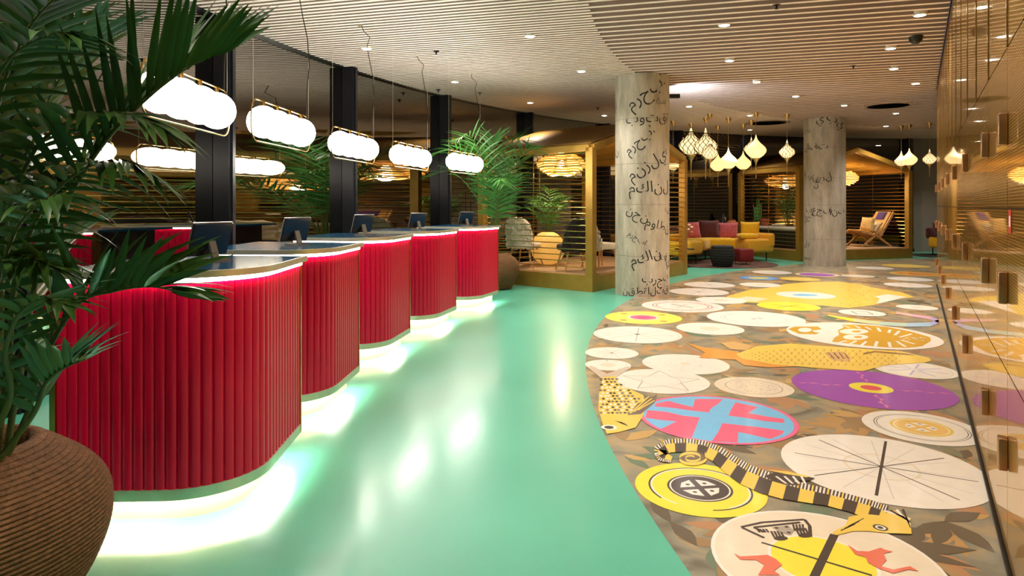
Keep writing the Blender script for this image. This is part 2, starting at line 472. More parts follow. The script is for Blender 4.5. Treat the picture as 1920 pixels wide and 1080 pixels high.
column(7.40, 15.66, 0.455, [
    ('ي', 1538, 222, 0.27, 5), ('بي', 1566, 226, 0.3, -25), ('عدن', 1517, 242, 0.14, 5), ('لافت', 1528, 274, 0.24, 0),
    ('ابراقا', 1523, 331, 0.19, -22), ('بل', 1544, 334, 0.24, 18), ('ن', 1532, 346, 0.2, 0), ('بعجف', 1534, 394, 0.23, -5), ('انب', 1568, 396, 0.24, 8),
    ('لعف', 1518, 407, 0.18, 22), ('نار', 1515, 457, 0.2, 8), ('وودد', 1517, 484, 0.14, -8)],
    'round concrete column with faint black letters in front of the far pavilion')
# ------------------------------------------------------------------ printed mural on the floor
def ink(c):
    return mat('print_%d_%d_%d' % c, c, 0.38, coat=0.5, coat_rough=0.12, var=0.03, vscale=6)
WHITE, CREAM, GREY, DARK, LGREY = (246, 238, 226), (240, 224, 200), (178, 166, 152), (70, 58, 52), (206, 200, 196)
YEL, LEMON, GOLDC, ORANGE, TAN = (244, 208, 92), (248, 232, 70), (214, 164, 36), (234, 160, 66), (222, 178, 112)
PINK, SKY, PURPLE, LPINK, RED, BLUE, GREEN = (246, 100, 140), (120, 198, 246), (164, 76, 186), (236, 130, 176), (236, 120, 96), (110, 160, 230), (120, 160, 120)
def inside_art(x, y):
    return hypot(x - C0[0], y - C0[1]) < R_ART - 0.05 and (y > W_END or x < WA + WB * y - 0.02) and y > 1.2
class Print(MB):
    """flat print: polygons in layers a fraction of a millimetre apart, one material slot for each colour"""
    def __init__(s, z=0.0): super().__init__(); s.cols = []; s.z = z; s.n = 0
    def ci(s, c):
        if c not in s.cols: s.cols.append(c)
        return s.cols.index(c)
    def poly(s, pts, c, up=True):
        if up: s.n += 1
        z = s.z + (0.00005 if s is globals().get('lp') else 0.00006) * s.n
        v = [(p[0], p[1], z) for p in pts]; a = sum(v[i - 1][0] * v[i][1] - v[i][0] * v[i - 1][1] for i in range(len(v)))
        if a < 0: v.reverse()
        s.add(v, [tuple(range(len(v)))], s.ci(c)); return s
    def disc(s, r, c, x=0, y=0, n=48, sx=1, sy=1): return s.poly([(x + r * sx * cos(2 * pi * i / n), y + r * sy * sin(2 * pi * i / n)) for i in range(n)], c)
    def ring(s, r0, r1, c, n=48, a0=0, a1=360, x=0, y=0):
        s.n += 1; z = s.z + 0.00006 * s.n; v = []; f = []
        for i in range(n + 1):
            a = radians(a0 + (a1 - a0) * i / n); v += [(x + r0 * cos(a), y + r0 * sin(a), z), (x + r1 * cos(a), y + r1 * sin(a), z)]
        f = [(2 * i, 2 * i + 1, 2 * i + 3, 2 * i + 2) for i in range(n)]
        s.add(v, f, s.ci(c)); return s
    def line(s, a, b, w, c, up=False):
        a, b = Vector(a), Vector(b); d = (b - a); n = Vector((-d.y, d.x)).normalized() * (w / 2)
        return s.poly([a - n, b - n, b + n, a + n], c, up)
    def spokes(s, k, r0, r1, w, c, a0=0):
        s.n += 1
        for i in range(k):
            a = radians(a0 + 360 * i / k); s.line((r0 * cos(a), r0 * sin(a)), (r1 * cos(a), r1 * sin(a)), w, c)
        return s
    def dots(s, k, r0, r1, w, c, seed=1):
        rg = random.Random(seed); s.n += 1
        for i in range(k):
            a = rg.uniform(0, 2 * pi); q = sqrt(rg.uniform(r0 * r0, r1 * r1)); x, y = q * cos(a), q * sin(a); b = rg.uniform(0, pi)
            s.line((x - w * cos(b), y - w * sin(b)), (x + w * cos(b), y + w * sin(b)), w * 0.8, c)
        return s
    def done(s, name, parent, loc=None, rot=0, scale=1.0):
        o = s.build(name, [ink(c) for c in s.cols], parent, loc, rot)
        o.scale = (scale, scale, 1); return o

a_pts = []
for i in range(91):
    a = radians(206 - (206 - 86) * i / 90); x, y = C0[0] + R_ART * cos(a), C0[1] + R_ART * sin(a)
    if y > Y_NEAR + 0.1 and x < XR - 0.1 and (y > 8 or x < WA + WB * y - 0.03): a_pts.append((x, y))
y1 = a_pts[0][1]
art_poly = a_pts + [(a_pts[-1][0], 11.5), (8.3, 11.5), (WA + WB * W_END - 0.0, W_END), (WA + WB * y1 + 0.001, y1)]
mural = thing('floor_mural', 'large printed floor mural of discs, fish and leaves beside the brass wall', 'mural')
MZ = 0.0012
mb = MB(); mb.prism(art_poly, 0.0003, MZ); mb.build('leaf_ground', mural_mat(), mural, fix=True)

# leaves printed between the discs
lp = Print(MZ)
LEAF = [(176, 142, 96), (190, 148, 92), (160, 128, 88), (204, 164, 100), (130, 132, 102), (108, 128, 104), (104, 92, 74), (186, 136, 96), (146, 118, 84)]
lr = random.Random(3)
def leaf(cx, cy, a, L, w, c):
    pts = []
    for t, h in ((0, 0.05), (0.2, 0.6), (0.45, 1), (0.7, 0.75), (0.88, 0.3), (1, 0)):
        pts.append((t * L, h * w))
    q = pts + [(x, -y * 0.8) for x, y in reversed(pts[:-1])]
    lp.poly([(cx + x * cos(a) - y * sin(a), cy + x * sin(a) + y * cos(a)) for x, y in q], c, False)
placed = []
for cnt in range(900):
    y = 2.2 + 12.0 * lr.random() ** 1.3; x = lr.uniform(0.5, WA + WB * y)
    if not inside_art(x, y): continue
    a0 = lr.uniform(0, 2 * pi); L = lr.uniform(0.16, 0.36); base = lr.choice(LEAF)
    used = {k for (u, v, q, k) in placed if hypot(u - x, v - y) < q + L}
    free = [k for k in range(5) if k not in used]
    if not free: continue
    placed.append((x, y, L * 1.1, free[0]))
    for q in range(6):
        a = a0 + q * 0.62 + lr.uniform(-0.2, 0.2); tip = (x + L * cos(a), y + L * sin(a)); lp.n = free[0] * 7 + q + 1
        if inside_art(*tip): leaf(x, y, a, L * lr.uniform(0.7, 1.1), L * lr.uniform(0.13, 0.24), base if lr.random() < 0.75 else lr.choice(LEAF))
lp.z = MZ
lp.done('leaf_print', mural)['kind'] = 'stuff'

DZ = MZ + 0.0022
mcount = iter(range(1, 99))
def medal(px, py, w, build, rot=0.0):                # centre in the photo, half width in px -> a disc on the floor
    p = G(px, py); r = w * p.y / F / sqrt(1 + ((px - CX) / F) ** 2)
    pr = Print(0.0); build(pr)
    return pr.done('medallion', mural, (p.x, p.y, DZ + 0.00003 * next(mcount)), radians(rot), r)
def quad(pr, c_out, c_in, R=0.30):
    pr.n += 1
    for sx in (1, -1):
        for sy in (1, -1):
            pr.poly([(sx * 0.05, sy * 0.05), (sx * R, sy * 0.05), (sx * R * 0.72, sy * R * 0.72), (sx * 0.05, sy * R)], c_out, False)
            pr.disc(0.035, c_in, sx * 0.14, sy * 0.14, 10); pr.n -= 1
def d_hands(p):
    p.disc(1, WHITE).disc(0.965, CREAM).disc(0.52, WHITE).disc(0.48, LEMON)
    p.line((-0.95, -0.25), (0.95, 0.25), 0.03, DARK, True); p.line((0.06, -0.98), (-0.06, 0.98), 0.07, DARK, True)
    p.line((-0.62, 0.84), (-0.12, 0.80), 0.05, DARK); p.line((-0.66, 0.80), (-0.42, 0.48), 0.045, DARK); p.line((-0.12, 0.82), (-0.10, 0.52), 0.045, DARK)
    p.poly([(-0.40, 0.66), (-0.22, 0.66), (-0.26, 0.44), (-0.34, 0.44)], GREY)
    p.n += 1
    for hx in (-0.46, -0.18):
        p.disc(0.07, DARK, hx + 0.02, 0.44, 12)
        for q in range(4): p.line((hx - 0.05 + 0.035 * q, 0.47), (hx - 0.06 + 0.035 * q, 0.62), 0.022, DARK)
    for x in (-0.36, -0.26): p.ring(0.018, 0.035, DARK, 10, x=x, y=0.62)
    for sx, x0, y0 in ((1, -0.62, 0.06), (-1, 0.62, 0.30)):  # small red leaping figures
        z = lambda x, y: (x0 + sx * x, y0 + y)
        p.poly([z(-0.30, 0.02), z(-0.24, 0.06), z(-0.14, 0.03), z(-0.02, 0.08), z(0.06, 0.02), z(0.03, -0.08), z(0.12, -0.16), z(0.02, -0.20), z(-0.08, -0.12), z(-0.04, -0.03), z(-0.16, -0.02), z(-0.24, 0.02)], RED)
        p.poly([z(-0.06, -0.12), z(-0.16, -0.22), z(-0.10, -0.24), z(0.0, -0.16)], RED); p.poly([z(0.03, -0.1), z(0.15, -0.26), z(0.2, -0.22), z(0.1, -0.1)], RED)
def d_yellow(p):
    p.disc(1, LEMON).ring(0.76, 0.79, DARK, a0=-100, a1=200).ring(0.73, 0.76, WHITE, a0=-80, a1=220).disc(0.5, DARK).ring(0.44, 0.465, WHITE); quad(p, WHITE, DARK, 0.3)
def d_cross(p):
    p.disc(1, WHITE).ring(0.34, 0.37, CREAM).spokes(12, 0.1, 0.85, 0.008, LGREY, 10)
    for a in (5, 48, -38): p.line((0.86 * cos(radians(a)), 0.86 * sin(radians(a))), (-0.86 * cos(radians(a)), -0.86 * sin(radians(a))), 0.016, DARK, True)
    p.line((0.0, -0.84), (0.0, 0.9), 0.03, DARK, True)
def d_flag(p):
    p.disc(1, PINK).ring(0.95, 0.965, LPINK).disc(0.93, SKY)
    p.n += 1
    def clip(pts): return [(x * min(1, 0.90 / max(1e-6, hypot(x, y))), y * min(1, 0.90 / max(1e-6, hypot(x, y)))) for x, y in pts]
    for sx in (1, -1):
        for sy in (1, -1):
            p.poly(clip([(sx * 0.17, sy * 0.13), (sx * 0.66, sy * 0.12), (sx * 0.90, sy * 0.16), (sx * 0.84, sy * 0.33), (sx * 0.74, sy * 0.42), (sx * 0.55, sy * 0.36), (sx * 0.62, sy * 0.66), (sx * 0.42, sy * 0.80), (sx * 0.20, sy * 0.88)]), PINK, False)
def d_cookie(p):
    p.disc(1, WHITE).ring(0.78, 0.795, DARK).ring(0.735, 0.748, DARK, a0=40, a1=330).disc(0.52, YEL).ring(0.44, 0.46, WHITE).disc(0.42, (244, 200, 110)); quad(p, WHITE, GREY, 0.26)
def d_purple(p):
    p.disc(1, PURPLE); p.n += 1
    for a in range(4):
        for q in range(4):
            r0, r1 = 0.34 + 0.15 * q, 0.34 + 0.15 * (q + 1); s = 1 if q % 2 else -1; c, n = cos(a * pi / 2), sin(a * pi / 2)
            p.poly([(c * r0, n * r0), (c * r1, n * r1), (c * (r0 + r1) / 2 - n * 0.05 * s, n * (r0 + r1) / 2 + c * 0.05 * s)], LPINK, False)
    p.disc(0.27, LEMON).disc(0.13, (234, 84, 100))
def d_dots(p): p.disc(1, CREAM).ring(0.70, 0.73, GREY).dots(90, 0.0, 0.6, 0.018, DARK, 4).dots(26, 0.82, 0.92, 0.02, GREY, 5)
def d_star(p):
    p.disc(1, WHITE).ring(0.40, 0.415, LGREY)
    pts = [((0.86 if i % 2 == 0 else 0.42) * cos(radians(36 * i + 8)), (0.86 if i % 2 == 0 else 0.42) * sin(radians(36 * i + 8))) for i in range(10)]
    p.n += 1
    for i in range(10): p.line(pts[i - 1], pts[i], 0.022, GREY)
    p.spokes(8, 0.86, 0.97, 0.012, GREY, 20)
def d_marks(p): p.disc(1, WHITE).dots(22, 0.3, 0.85, 0.03, (200, 214, 216), 9).poly([(-0.1, -0.1), (0.1, -0.1), (0.1, 0.1), (-0.1, 0.1)], CREAM)
def d_small(p): p.disc(1, WHITE).disc(0.35, CREAM).dots(6, 0.6, 0.85, 0.06, GREY, 3)
def d_wheel(p): p.disc(1, WHITE).ring(0.93, 0.945, LGREY).spokes(8, 0.08, 0.82, 0.02, GREY, 12).spokes(8, 0.3, 0.8, 0.008, GREY, 34).disc(0.06, DARK)
def d_plain(p): p.disc(1, WHITE).disc(0.3, CREAM)
def d_flower(p):
    p.disc(1, (250, 238, 96)).disc(0.42, (196, 206, 232), n=8).disc(0.34, PINK).disc(0.18, (230, 70, 130))
    for a in range(4): p.disc(0.1, (206, 150, 70), 0.72 * cos(a * pi / 2 + 0.6), 0.72 * sin(a * pi / 2 + 0.6), 12)
def d_brown(p): p.disc(1, (252, 232, 220)).ring(0.62, 0.75, (196, 150, 140), 24).ring(0.66, 0.71, (252, 232, 220), 24).spokes(24, 0.78, 0.88, 0.02, (196, 150, 140)).line((-0.2, 0.3), (0.2, -0.3), 0.04, DARK, True).line((-0.2, -0.3), (0.2, 0.3), 0.025, GREY, True)
def d_face(p): p.disc(1, (252, 240, 230)).ring(0.62, 0.64, LGREY).ring(0.7, 0.712, LGREY).dots(4, 0.0, 0.12, 0.04, DARK, 2)
def d_lion(p):
    p.disc(1, WHITE).disc(0.88, GOLDC)
    p.poly([(-0.46, 0.9), (-0.16, 0.86), (-0.1, 0.3), (-0.2, -0.2), (-0.16, -0.86), (-0.5, -0.84), (-0.56, 0)], WHITE)
    p.poly([(-0.60, 0.30), (-0.42, 0.0), (-0.60, -0.25), (-0.30, -0.02)], WHITE).disc(0.13, WHITE, -0.68, 0.1, 14)
    for y in (0.16, -0.16): p.disc(0.17, WHITE, 0.02, y, 16, 1.25, 1)
    p.n += 1
    for sx, x0, x1 in ((1, -0.1, 0.86),):
        for q in range(6):
            x = 0.02 + 0.13 * q
            for sy in (1, -1): p.line((x, sy * (0.84 - 0.1 * q)), (x + 0.06, sy * (0.56 - 0.07 * q)), 0.045, WHITE)
    p.dots(26, 0, 0.2, 0.022, WHITE, 8)
def d_blueflower(p): p.disc(1, WHITE).ring(0.86, 0.87, LGREY).spokes(8, 0.1, 0.75, 0.07, (216, 210, 236), 20).spokes(8, 0.1, 0.75, 0.015, (150, 160, 200), 20)
def d_x(p): p.disc(1, LEMON).line((-0.5, -0.3), (0.5, 0.3), 0.04, DARK, True).line((-0.4, 0.4), (0.4, -0.4), 0.04, DARK, True)
def d_blue(p): p.disc(1, BLUE).disc(0.45, LEMON, sx=1.2, sy=0.8).ring(0.6, 0.7, SKY)
def d_eye(p): p.disc(1, (250, 240, 225)).disc(0.8, WHITE).disc(0.36, SKY, sx=1.3, sy=0.7)
def d_square(p):
    p.disc(1, WHITE); p.n += 1
    q = [(-0.4, -0.35), (0.3, -0.45), (0.4, 0.3), (-0.3, 0.42)]
    for i in range(4): p.line(q[i - 1], q[i], 0.06, DARK)
def d_violet(p): p.disc(1, CREAM).disc(0.8, PURPLE)
def d_orange(p): p.disc(1, (244, 200, 90)).disc(0.8, ORANGE).dots(20, 0, 0.7, 0.09, (210, 90, 50), 6)
def d_yell2(p): p.disc(1, YEL).disc(0.6, (246, 220, 130)).dots(12, 0, 0.5, 0.05, ORANGE, 6)
def ga(a, b): a, b = G(*a), G(*b); return math.degrees(atan2(b.y - a.y, b.x - a.x)) - 90
MED = [(1312, 915.7, 124, d_yellow, 8), (1652.6, 876, 200, d_cross, ga((1644, 938), (1662, 832))), (1727, 802, 116, d_cookie, 20),
       (1633, 728, 156, d_purple, ga((1660, 767), (1609, 700))), (1413, 726, 75, d_dots, 0), (1240, 714.5, 90, d_star, 0), (1285, 682.5, 82, d_marks, -8), (1140, 685, 43, d_small, 0),
       (1147, 662.3, 50, d_wheel, 0), (1195, 627.5, 83, d_wheel, 20), (1331, 616.5, 64, d_plain, 0), (1206, 595.7, 72, d_flower, 0), (1279, 574.2, 77, d_brown, 0),
       (1416, 597.5, 93, d_face, 0), (1715, 693.5, 82, d_blueflower, -14), (1478, 574.6, 60, d_x, 0), (1352, 563.4, 48, d_plain, 0),
       (1310, 547.5, 56, d_wheel, 0), (1330, 534.4, 48, d_wheel, 30), (1425, 534.4, 39, d_plain, 0), (1422, 521.6, 38, d_blue, 0), (1447, 511, 38, d_plain, 0),
       (1500, 523.6, 38, d_yell2, 0), (1510, 553.7, 56, d_eye, 0), (1616, 587, 45, d_square, 0), (1719, 576.8, 40, d_plain, 0), (1702, 535, 46, d_small, 0),
       (1706, 523.8, 44, d_marks, 0), (1532, 515.4, 42, d_violet, 0), (1718, 513.8, 52, d_orange, 0), (1608, 518, 32, d_dots, 0), (1698, 498.8, 46, d_yell2, 0), (1640, 503, 36, d_marks, 0)]
for m_ in MED: medal(*m_)
def medal_px(px, py, w, fn, crop):
    c = G(px, py); r = w * c.y / F / sqrt(1 + ((px - CX) / F) ** 2); x0, y0, k = crop
    def L(x, y): g = G(x0 + x / k, y0 + y / k); return ((g.x - c.x) / r, (g.y - c.y) / r)
    pr = Print(0.0); fn(pr, L, lambda *q: [L(*a) for a in q])
    return pr.done('medallion', mural, (c.x, c.y, DZ + 0.00003 * next(mcount)), 0, r)
def f_hands(p, L, P):
    p.disc(1, WHITE).disc(0.965, CREAM); c = L(965, 588); p.disc(0.47, WHITE, *c).disc(0.44, LEMON, *c)
    p.line(L(676, 503), L(1200, 660), 0.03, DARK, True); p.line(L(1022, 466), L(915, 690), 0.075, DARK, True)
    p.n += 1
    for a, b in (((580, 430), (680, 408)), ((680, 408), (880, 394)), ((880, 394), (905, 425)), ((905, 425), (908, 476)), ((583, 432), (690, 482)), ((640, 432), (860, 408)), ((640, 432), (690, 455))):
        p.line(L(*a), L(*b), 0.035, DARK, True)
    for hx, hy in ((768, 484), (884, 470)):
        p.poly(P(*[(hx + 34 * cos(q * pi / 6), hy + 11 * sin(q * pi / 6)) for q in range(12)]), DARK)
        for q in range(4): p.line(L(hx - 30 + q * 15, hy - 4), L(hx - 46 + q * 15, hy - 34), 0.022, DARK, True)
    for q in range(4): p.line(L(655 + q * 14, 440), L(668 + q * 14, 456), 0.02, DARK, True); p.line(L(826 + q * 15, 418), L(834 + q * 14, 448), 0.02, DARK, True)
    p.poly(P((725, 432), (805, 424), (830, 450), (812, 470), (760, 452)), GREY)
    for q in ((748, 436), (795, 431), (806, 458)): p.disc(0.02, DARK, *L(*q), n=10)
    p.poly(P((545, 556), (575, 572), (650, 568), (705, 564), (745, 584), (775, 612), (735, 640), (765, 660), (660, 660), (690, 612), (650, 588), (575, 586)), RED)
    p.poly(P((1085, 515), (1130, 545), (1185, 548), (1240, 530), (1262, 540), (1300, 548), (1255, 558), (1268, 590), (1242, 618), (1300, 634), (1380, 618), (1422, 642), (1372, 634), (1300, 652), (1230, 628), (1182, 602), (1170, 575), (1120, 562)), RED)
medal_px(1546, 1053.6, 226, f_hands, (1160, 820, 2.5263))
def f_flag(p, L, P):
    p.disc(1, PINK).ring(0.955, 0.97, LPINK).disc(0.94, SKY); p.n += 1
    for q in (((675, 258), (780, 238), (870, 262), (985, 290), (1005, 222), (1240, 222), (1195, 265), (1140, 300), (1120, 335), (960, 318), (800, 295), (660, 285)),
              ((600, 315), (760, 330), (900, 362), (1045, 378), (1010, 470), (975, 552), (860, 528), (700, 482), (850, 412), (700, 398), (585, 380)),
              ((1345, 250), (1535, 290), (1455, 340), (1600, 368), (1750, 390), (1760, 425), (1600, 410), (1420, 380), (1285, 362), (1310, 310)),
              ((1235, 425), (1400, 445), (1580, 465), (1755, 490), (1740, 520), (1640, 560), (1370, 500), (1365, 590), (1145, 580), (1200, 500))):
        p.poly(P(*q), PINK, False)
medal_px(1343, 783.5, 150, f_flag, (1080, 700, 4.5))
def f_lion(p, L, P):
    p.disc(1, WHITE); p.n += 1
    p.poly(P((170, 620), (220, 600), (420, 598), (472, 635), (400, 665), (260, 660)), GOLDC, False)
    p.poly(P((620, 582), (760, 582), (1000, 600), (1200, 640), (1370, 690), (1372, 722), (1300, 765), (1180, 780), (1000, 776), (800, 757), (540, 727), (560, 692), (600, 670), (590, 630), (640, 605)), GOLDC, False)
    ell = lambda x, y, a, b: P(*[(x + a * cos(q * pi / 8), y + b * sin(q * pi / 8)) for q in range(16)])
    p.n += 1; p.poly(ell(310, 627, 58, 19), WHITE, False); p.poly(P((370, 632), (490, 618), (450, 650), (400, 648)), WHITE)
    p.poly(ell(725, 640, 125, 23), WHITE); p.poly(ell(740, 688, 108, 24), WHITE); p.poly(ell(745, 640, 40, 8), GOLDC); p.poly(ell(760, 688, 36, 8), GOLDC); p.n += 1
    for a, b in (((635, 588), (690, 610)), ((730, 590), (780, 614)), ((820, 600), (870, 626)), ((925, 608), (948, 642)), ((1030, 625), (1018, 652)), ((1110, 635), (1070, 672)), ((1215, 660), (1110, 690)), ((665, 718), (600, 734)), ((745, 720), (690, 746)),
                 ((830, 724), (790, 756)), ((920, 724), (905, 766)), ((1020, 730), (1032, 772)), ((1085, 722), (1160, 770)), ((1120, 712), (1240, 748))): p.line(L(*a), L(*b), 0.04, WHITE)
    rg = random.Random(4)
    for q in range(30): x, y = rg.uniform(1130, 1320), rg.uniform(688, 722); p.line(L(x, y), L(x + 12, y), 0.03, WHITE)
medal_px(1615, 628, 147, f_lion, (1440, 480, 4.5))

def gp(pts): return [tuple(G(x, y).xy) for x, y in pts]
def c8(x, y): return (1160 + x / 2.5263, 820 + y / 2.5263)
# seahorse
sh = Print(DZ + 0.0038)
path = [(250, 112, 12), (205, 95, 22), (195, 70, 26), (240, 46, 26), (320, 42, 26), (400, 55, 28), (465, 85, 32), (530, 135, 38), (600, 182, 42), (690, 220, 44), (790, 250, 42), (890, 272, 36), (1000, 293, 33), (1100, 320, 33), (1190, 348, 36), (1262, 376, 38)]
dense = []
for i in range(len(path) - 1):
    for j in range(3): dense.append(tuple(path[i][q] + (path[i + 1][q] - path[i][q]) * j / 3 for q in range(3)))
dense.append(path[-1])
ed = []
for i, (x, y, h) in enumerate(dense):
    x0, y0, _ = dense[max(0, i - 1)]; x1, y1, _ = dense[min(len(dense) - 1, i + 1)]
    d = Vector((x1 - x0, y1 - y0)).normalized(); n = Vector((d.y, -d.x))           # outer (fin) side
    h *= 1.22
    ed.append(((x + n.x * h, y + n.y * h), (x + n.x * h * 0.35, y + n.y * h * 0.35), (x - n.x * h, y - n.y * h)))
for i in range(len(ed) - 1):
    c = YEL if (i // 2) % 2 == 0 else DARK
    sh.poly(gp([c8(*ed[i][1]), c8(*ed[i + 1][1]), c8(*ed[i + 1][2]), c8(*ed[i][2])]), c, False)
    for q in range(4):
        def mixp(a, b, t): return (a[0] + (b[0] - a[0]) * t, a[1] + (b[1] - a[1]) * t)
        p0, p1 = mixp(ed[i][0], ed[i + 1][0], q / 4), mixp(ed[i][0], ed[i + 1][0], (q + 1) / 4)
        r0, r1 = mixp(ed[i][1], ed[i + 1][1], q / 4), mixp(ed[i][1], ed[i + 1][1], (q + 1) / 4)
        sh.poly(gp([c8(*p0), c8(*p1), c8(*r1), c8(*r0)]), (WHITE, DARK, YEL, DARK)[q] if i % 2 else (WHITE, DARK)[q % 2], False)
sp = []
for i in range(41):
    t = i / 40; a = -0.6 + t * 4.2 * pi; k = 1 - 0.82 * t
    sp.append((345 + 76 * k * cos(a), 103 + 34 * k * sin(a), 8 * (1 - 0.6 * t)))
sh.n = 1
sh.poly(gp([c8(345 + 62 * cos(q * pi / 12), 100 + 30 * sin(q * pi / 12)) for q in range(24)]), (116, 100, 82))
for i in range(40):
    sh.poly(gp([c8(sp[i][0], sp[i][1] - sp[i][2]), c8(sp[i + 1][0], sp[i + 1][1] - sp[i + 1][2]), c8(sp[i + 1][0], sp[i + 1][1] + sp[i + 1][2]), c8(sp[i][0], sp[i][1] + sp[i][2])]), YEL, i == 0)
sh.poly(gp([c8(*q) for q in ((690, 190), (760, 165), (860, 185), (930, 200), (900, 212), (830, 212), (860, 235), (790, 232), (730, 215))]), DARK)
sh.poly(gp([c8(*q) for q in ((700, 160), (800, 168), (905, 192), (890, 196), (790, 180))]), YEL)
for q in range(4): sh.poly(gp([c8(740 + q * 40, 192), c8(750 + q * 40, 190), c8(800 + q * 30, 226), c8(788 + q * 30, 226)]), WHITE, q == 0)
sh.poly(gp([c8(*q) for q in ((1090, 385), (1160, 370), (1240, 378), (1300, 352), (1380, 390), (1388, 466), (1280, 462), (1180, 452), (1110, 452), (1030, 472), (1012, 458), (1075, 425))]), YEL)
for q in range(3): sh.poly(gp([c8(1050 + q * 18, 448 - q * 10), c8(1120 + q * 20, 418 - q * 14), c8(1122 + q * 20, 421 - q * 14), c8(1054 + q * 18, 452 - q * 10)]), DARK, q == 0)
for q in range(4): sh.poly(gp([c8(1250 + q * 30, 356 - q * 2), c8(1262 + q * 30, 352 - q * 2), c8(1384, 392 + q * 14), c8(1382, 398 + q * 14)]), DARK if q % 2 else WHITE, False)
e = G(*c8(1240, 436)); sh.disc(0.030, DARK, e.x, e.y, 16).disc(0.021, WHITE, e.x, e.y, 16).disc(0.012, DARK, e.x, e.y, 12)
sh.done('seahorse_print', mural)

# scaly goldfish
gf = Print(DZ + 0.0022)
gf.poly(gp([(1285, 643), (1320, 652), (1385, 660), (1392, 676), (1310, 672), (1322, 662)]), ORANGE)
gf.poly(gp([(1352, 644), (1375, 641), (1412, 650), (1400, 658), (1370, 656)]), TAN)
gf.poly(gp([(1380, 676), (1390, 670), (1450, 682), (1520, 687), (1440, 690), (1395, 686)]), ORANGE)
up = [(1380, 665), (1420, 650), (1480, 645), (1560, 651), (1620, 655), (1690, 660), (1742, 672)]; lo = [(1746, 677), (1735, 681), (1660, 686), (1618, 697), (1540, 692), (1450, 684), (1392, 673)]
gf.poly(gp(up + lo), YEL)
gf.poly(gp([(1545, 662), (1580, 660), (1598, 672), (1590, 680), (1560, 676)]), TAN)
lr = random.Random(5); gf.n += 1
for j in range(5):
    for i in range(22):
        x = 1392 + i * 13.5 + (j % 2) * 6.5; t = (x - 1390) / 350
        yc = 668 + 6 * t; h = 17 * min(1, t * 3 + 0.25) * (1 - 0.45 * max(0, t - 0.6) / 0.4)
        y = yc + h * (j - 2) / 2.6
        if x > 1690 or y > 693: continue
        hh = h / 5.2; gf.poly(gp([(x, y - hh), (x + 5.5, y - hh * 0.35), (x + 6.5, y + 0.2), (x + 5.5, y + hh * 0.4), (x, y + hh), (x + 4.3, y + hh * 0.3), (x + 5.0, y), (x + 4.3, y - hh * 0.3)]), (150, 104, 40), False)
for q in range(4): gf.poly(gp([(1552 + q * 10, 662), (1554 + q * 10, 662), (1566 + q * 9, 674), (1563 + q * 9, 674)]), (130, 84, 60), False)
gf.poly(gp([(1618, 663), (1640, 659), (1700, 664), (1718, 668), (1700, 667), (1640, 662), (1622, 666)]), (150, 110, 60))
gf.done('goldfish_print', mural)

# speckled fish by the curved edge
sf = Print(DZ + 0.0022)
sf.poly(gp([(1102, 690), (1108, 686), (1138, 702), (1176, 688), (1184, 690), (1150, 712), (1132, 714)]), (214, 196, 176))
sf.poly(gp([(1131, 708), (1152, 706), (1166, 724), (1206, 742), (1212, 764), (1204, 784), (1192, 803), (1160, 812), (1138, 815), (1130, 796), (1122, 768), (1123, 740)]), YEL)
sf.poly(gp([(1232, 741), (1228, 756), (1202, 778), (1176, 780), (1196, 758)]), (122, 104, 92))
lr = random.Random(11); sf.n += 1
for j in range(13):
    for i in range(10):
        y = 712 + j * 5.3; x = 1127 + i * 7.4 + (j % 2) * 3.5 + lr.uniform(-1, 1)
        if x > 1150 + (y - 706) * 1.15 or x > 1204 - max(0, y - 765) * 0.5: continue
        c = (WHITE, DARK, (122, 108, 110))[lr.randrange(3)]
        sf.poly(gp([(x - 3.6, y + 0.4), (x - 1, y - 2.0), (x + 3.4, y - 0.6), (x + 1, y + 2.2)]), c, False)
for q in range(3): sf.poly(gp([(1180 + q * 7, 776 - q * 3), (1216 + q * 5, 744 + q * 4), (1218 + q * 5, 745 + q * 4), (1183 + q * 7, 777 - q * 3)]), YEL, q == 0)
e = G(1142, 803); sf.disc(0.05, WHITE, e.x, e.y, 14).disc(0.03, DARK, e.x, e.y, 12)
for q in range(3): sf.poly(gp([(1150 + q * 6, 790 + q), (1165 + q * 5, 793 + q * 2), (1168 + q * 5, 798 + q * 2), (1163 + q * 5, 795 + q * 2)]), (130, 96, 40), q == 0)
sf.done('speckled_fish_print', mural)

# big curled yellow fish and the pale eel
yf = Print(DZ - 0.0004)
yf.poly(gp([(1362, 556), (1400, 545), (1440, 540), (1470, 533), (1520, 529), (1570, 528), (1610, 533), (1645, 541), (1690, 548), (1716, 558), (1684, 560), (1640, 572), (1590, 578), (1540, 573), (1480, 570), (1420, 568), (1372, 566)]), YEL)
yf.poly(gp([(1640, 556), (1665, 552), (1700, 557), (1672, 564), (1642, 570), (1650, 560)]), (250, 240, 226))
yf.poly(gp([(1368, 562), (1400, 556), (1440, 560), (1418, 566)]), (244, 226, 190))
lr = random.Random(15); yf.n += 1
for q in range(120):
    x = lr.uniform(1570, 1650); y = lr.uniform(533, 574)
    yf.poly(gp([(x, y), (x + 4, y - 0.5), (x + 5, y + 0.6)]), (214, 170, 80), False)
yf.done('curled_fish_print', mural)
el = Print(DZ + 0.0022)
ep = [(1552, 592, 1), (1600, 601, 3), (1650, 607, 3.5), (1700, 610, 3.5), (1745, 609, 4), (1760, 603, 3.5), (1745, 597, 3), (1710, 592, 2.5), (1680, 587, 2)]
ecol = [LEMON, (214, 222, 170), (190, 216, 200), (176, 206, 226), (170, 176, 230), (190, 166, 214), (224, 178, 196), (240, 190, 180)]
for i in range(8):
    (x0, y0, h0), (x1, y1, h1) = ep[i], ep[i + 1]
    el.poly(gp([(x0, y0 - h0), (x1, y1 - h1), (x1, y1 + h1), (x0, y0 + h0)]), ecol[i], False)
el.done('eel_print', mural)
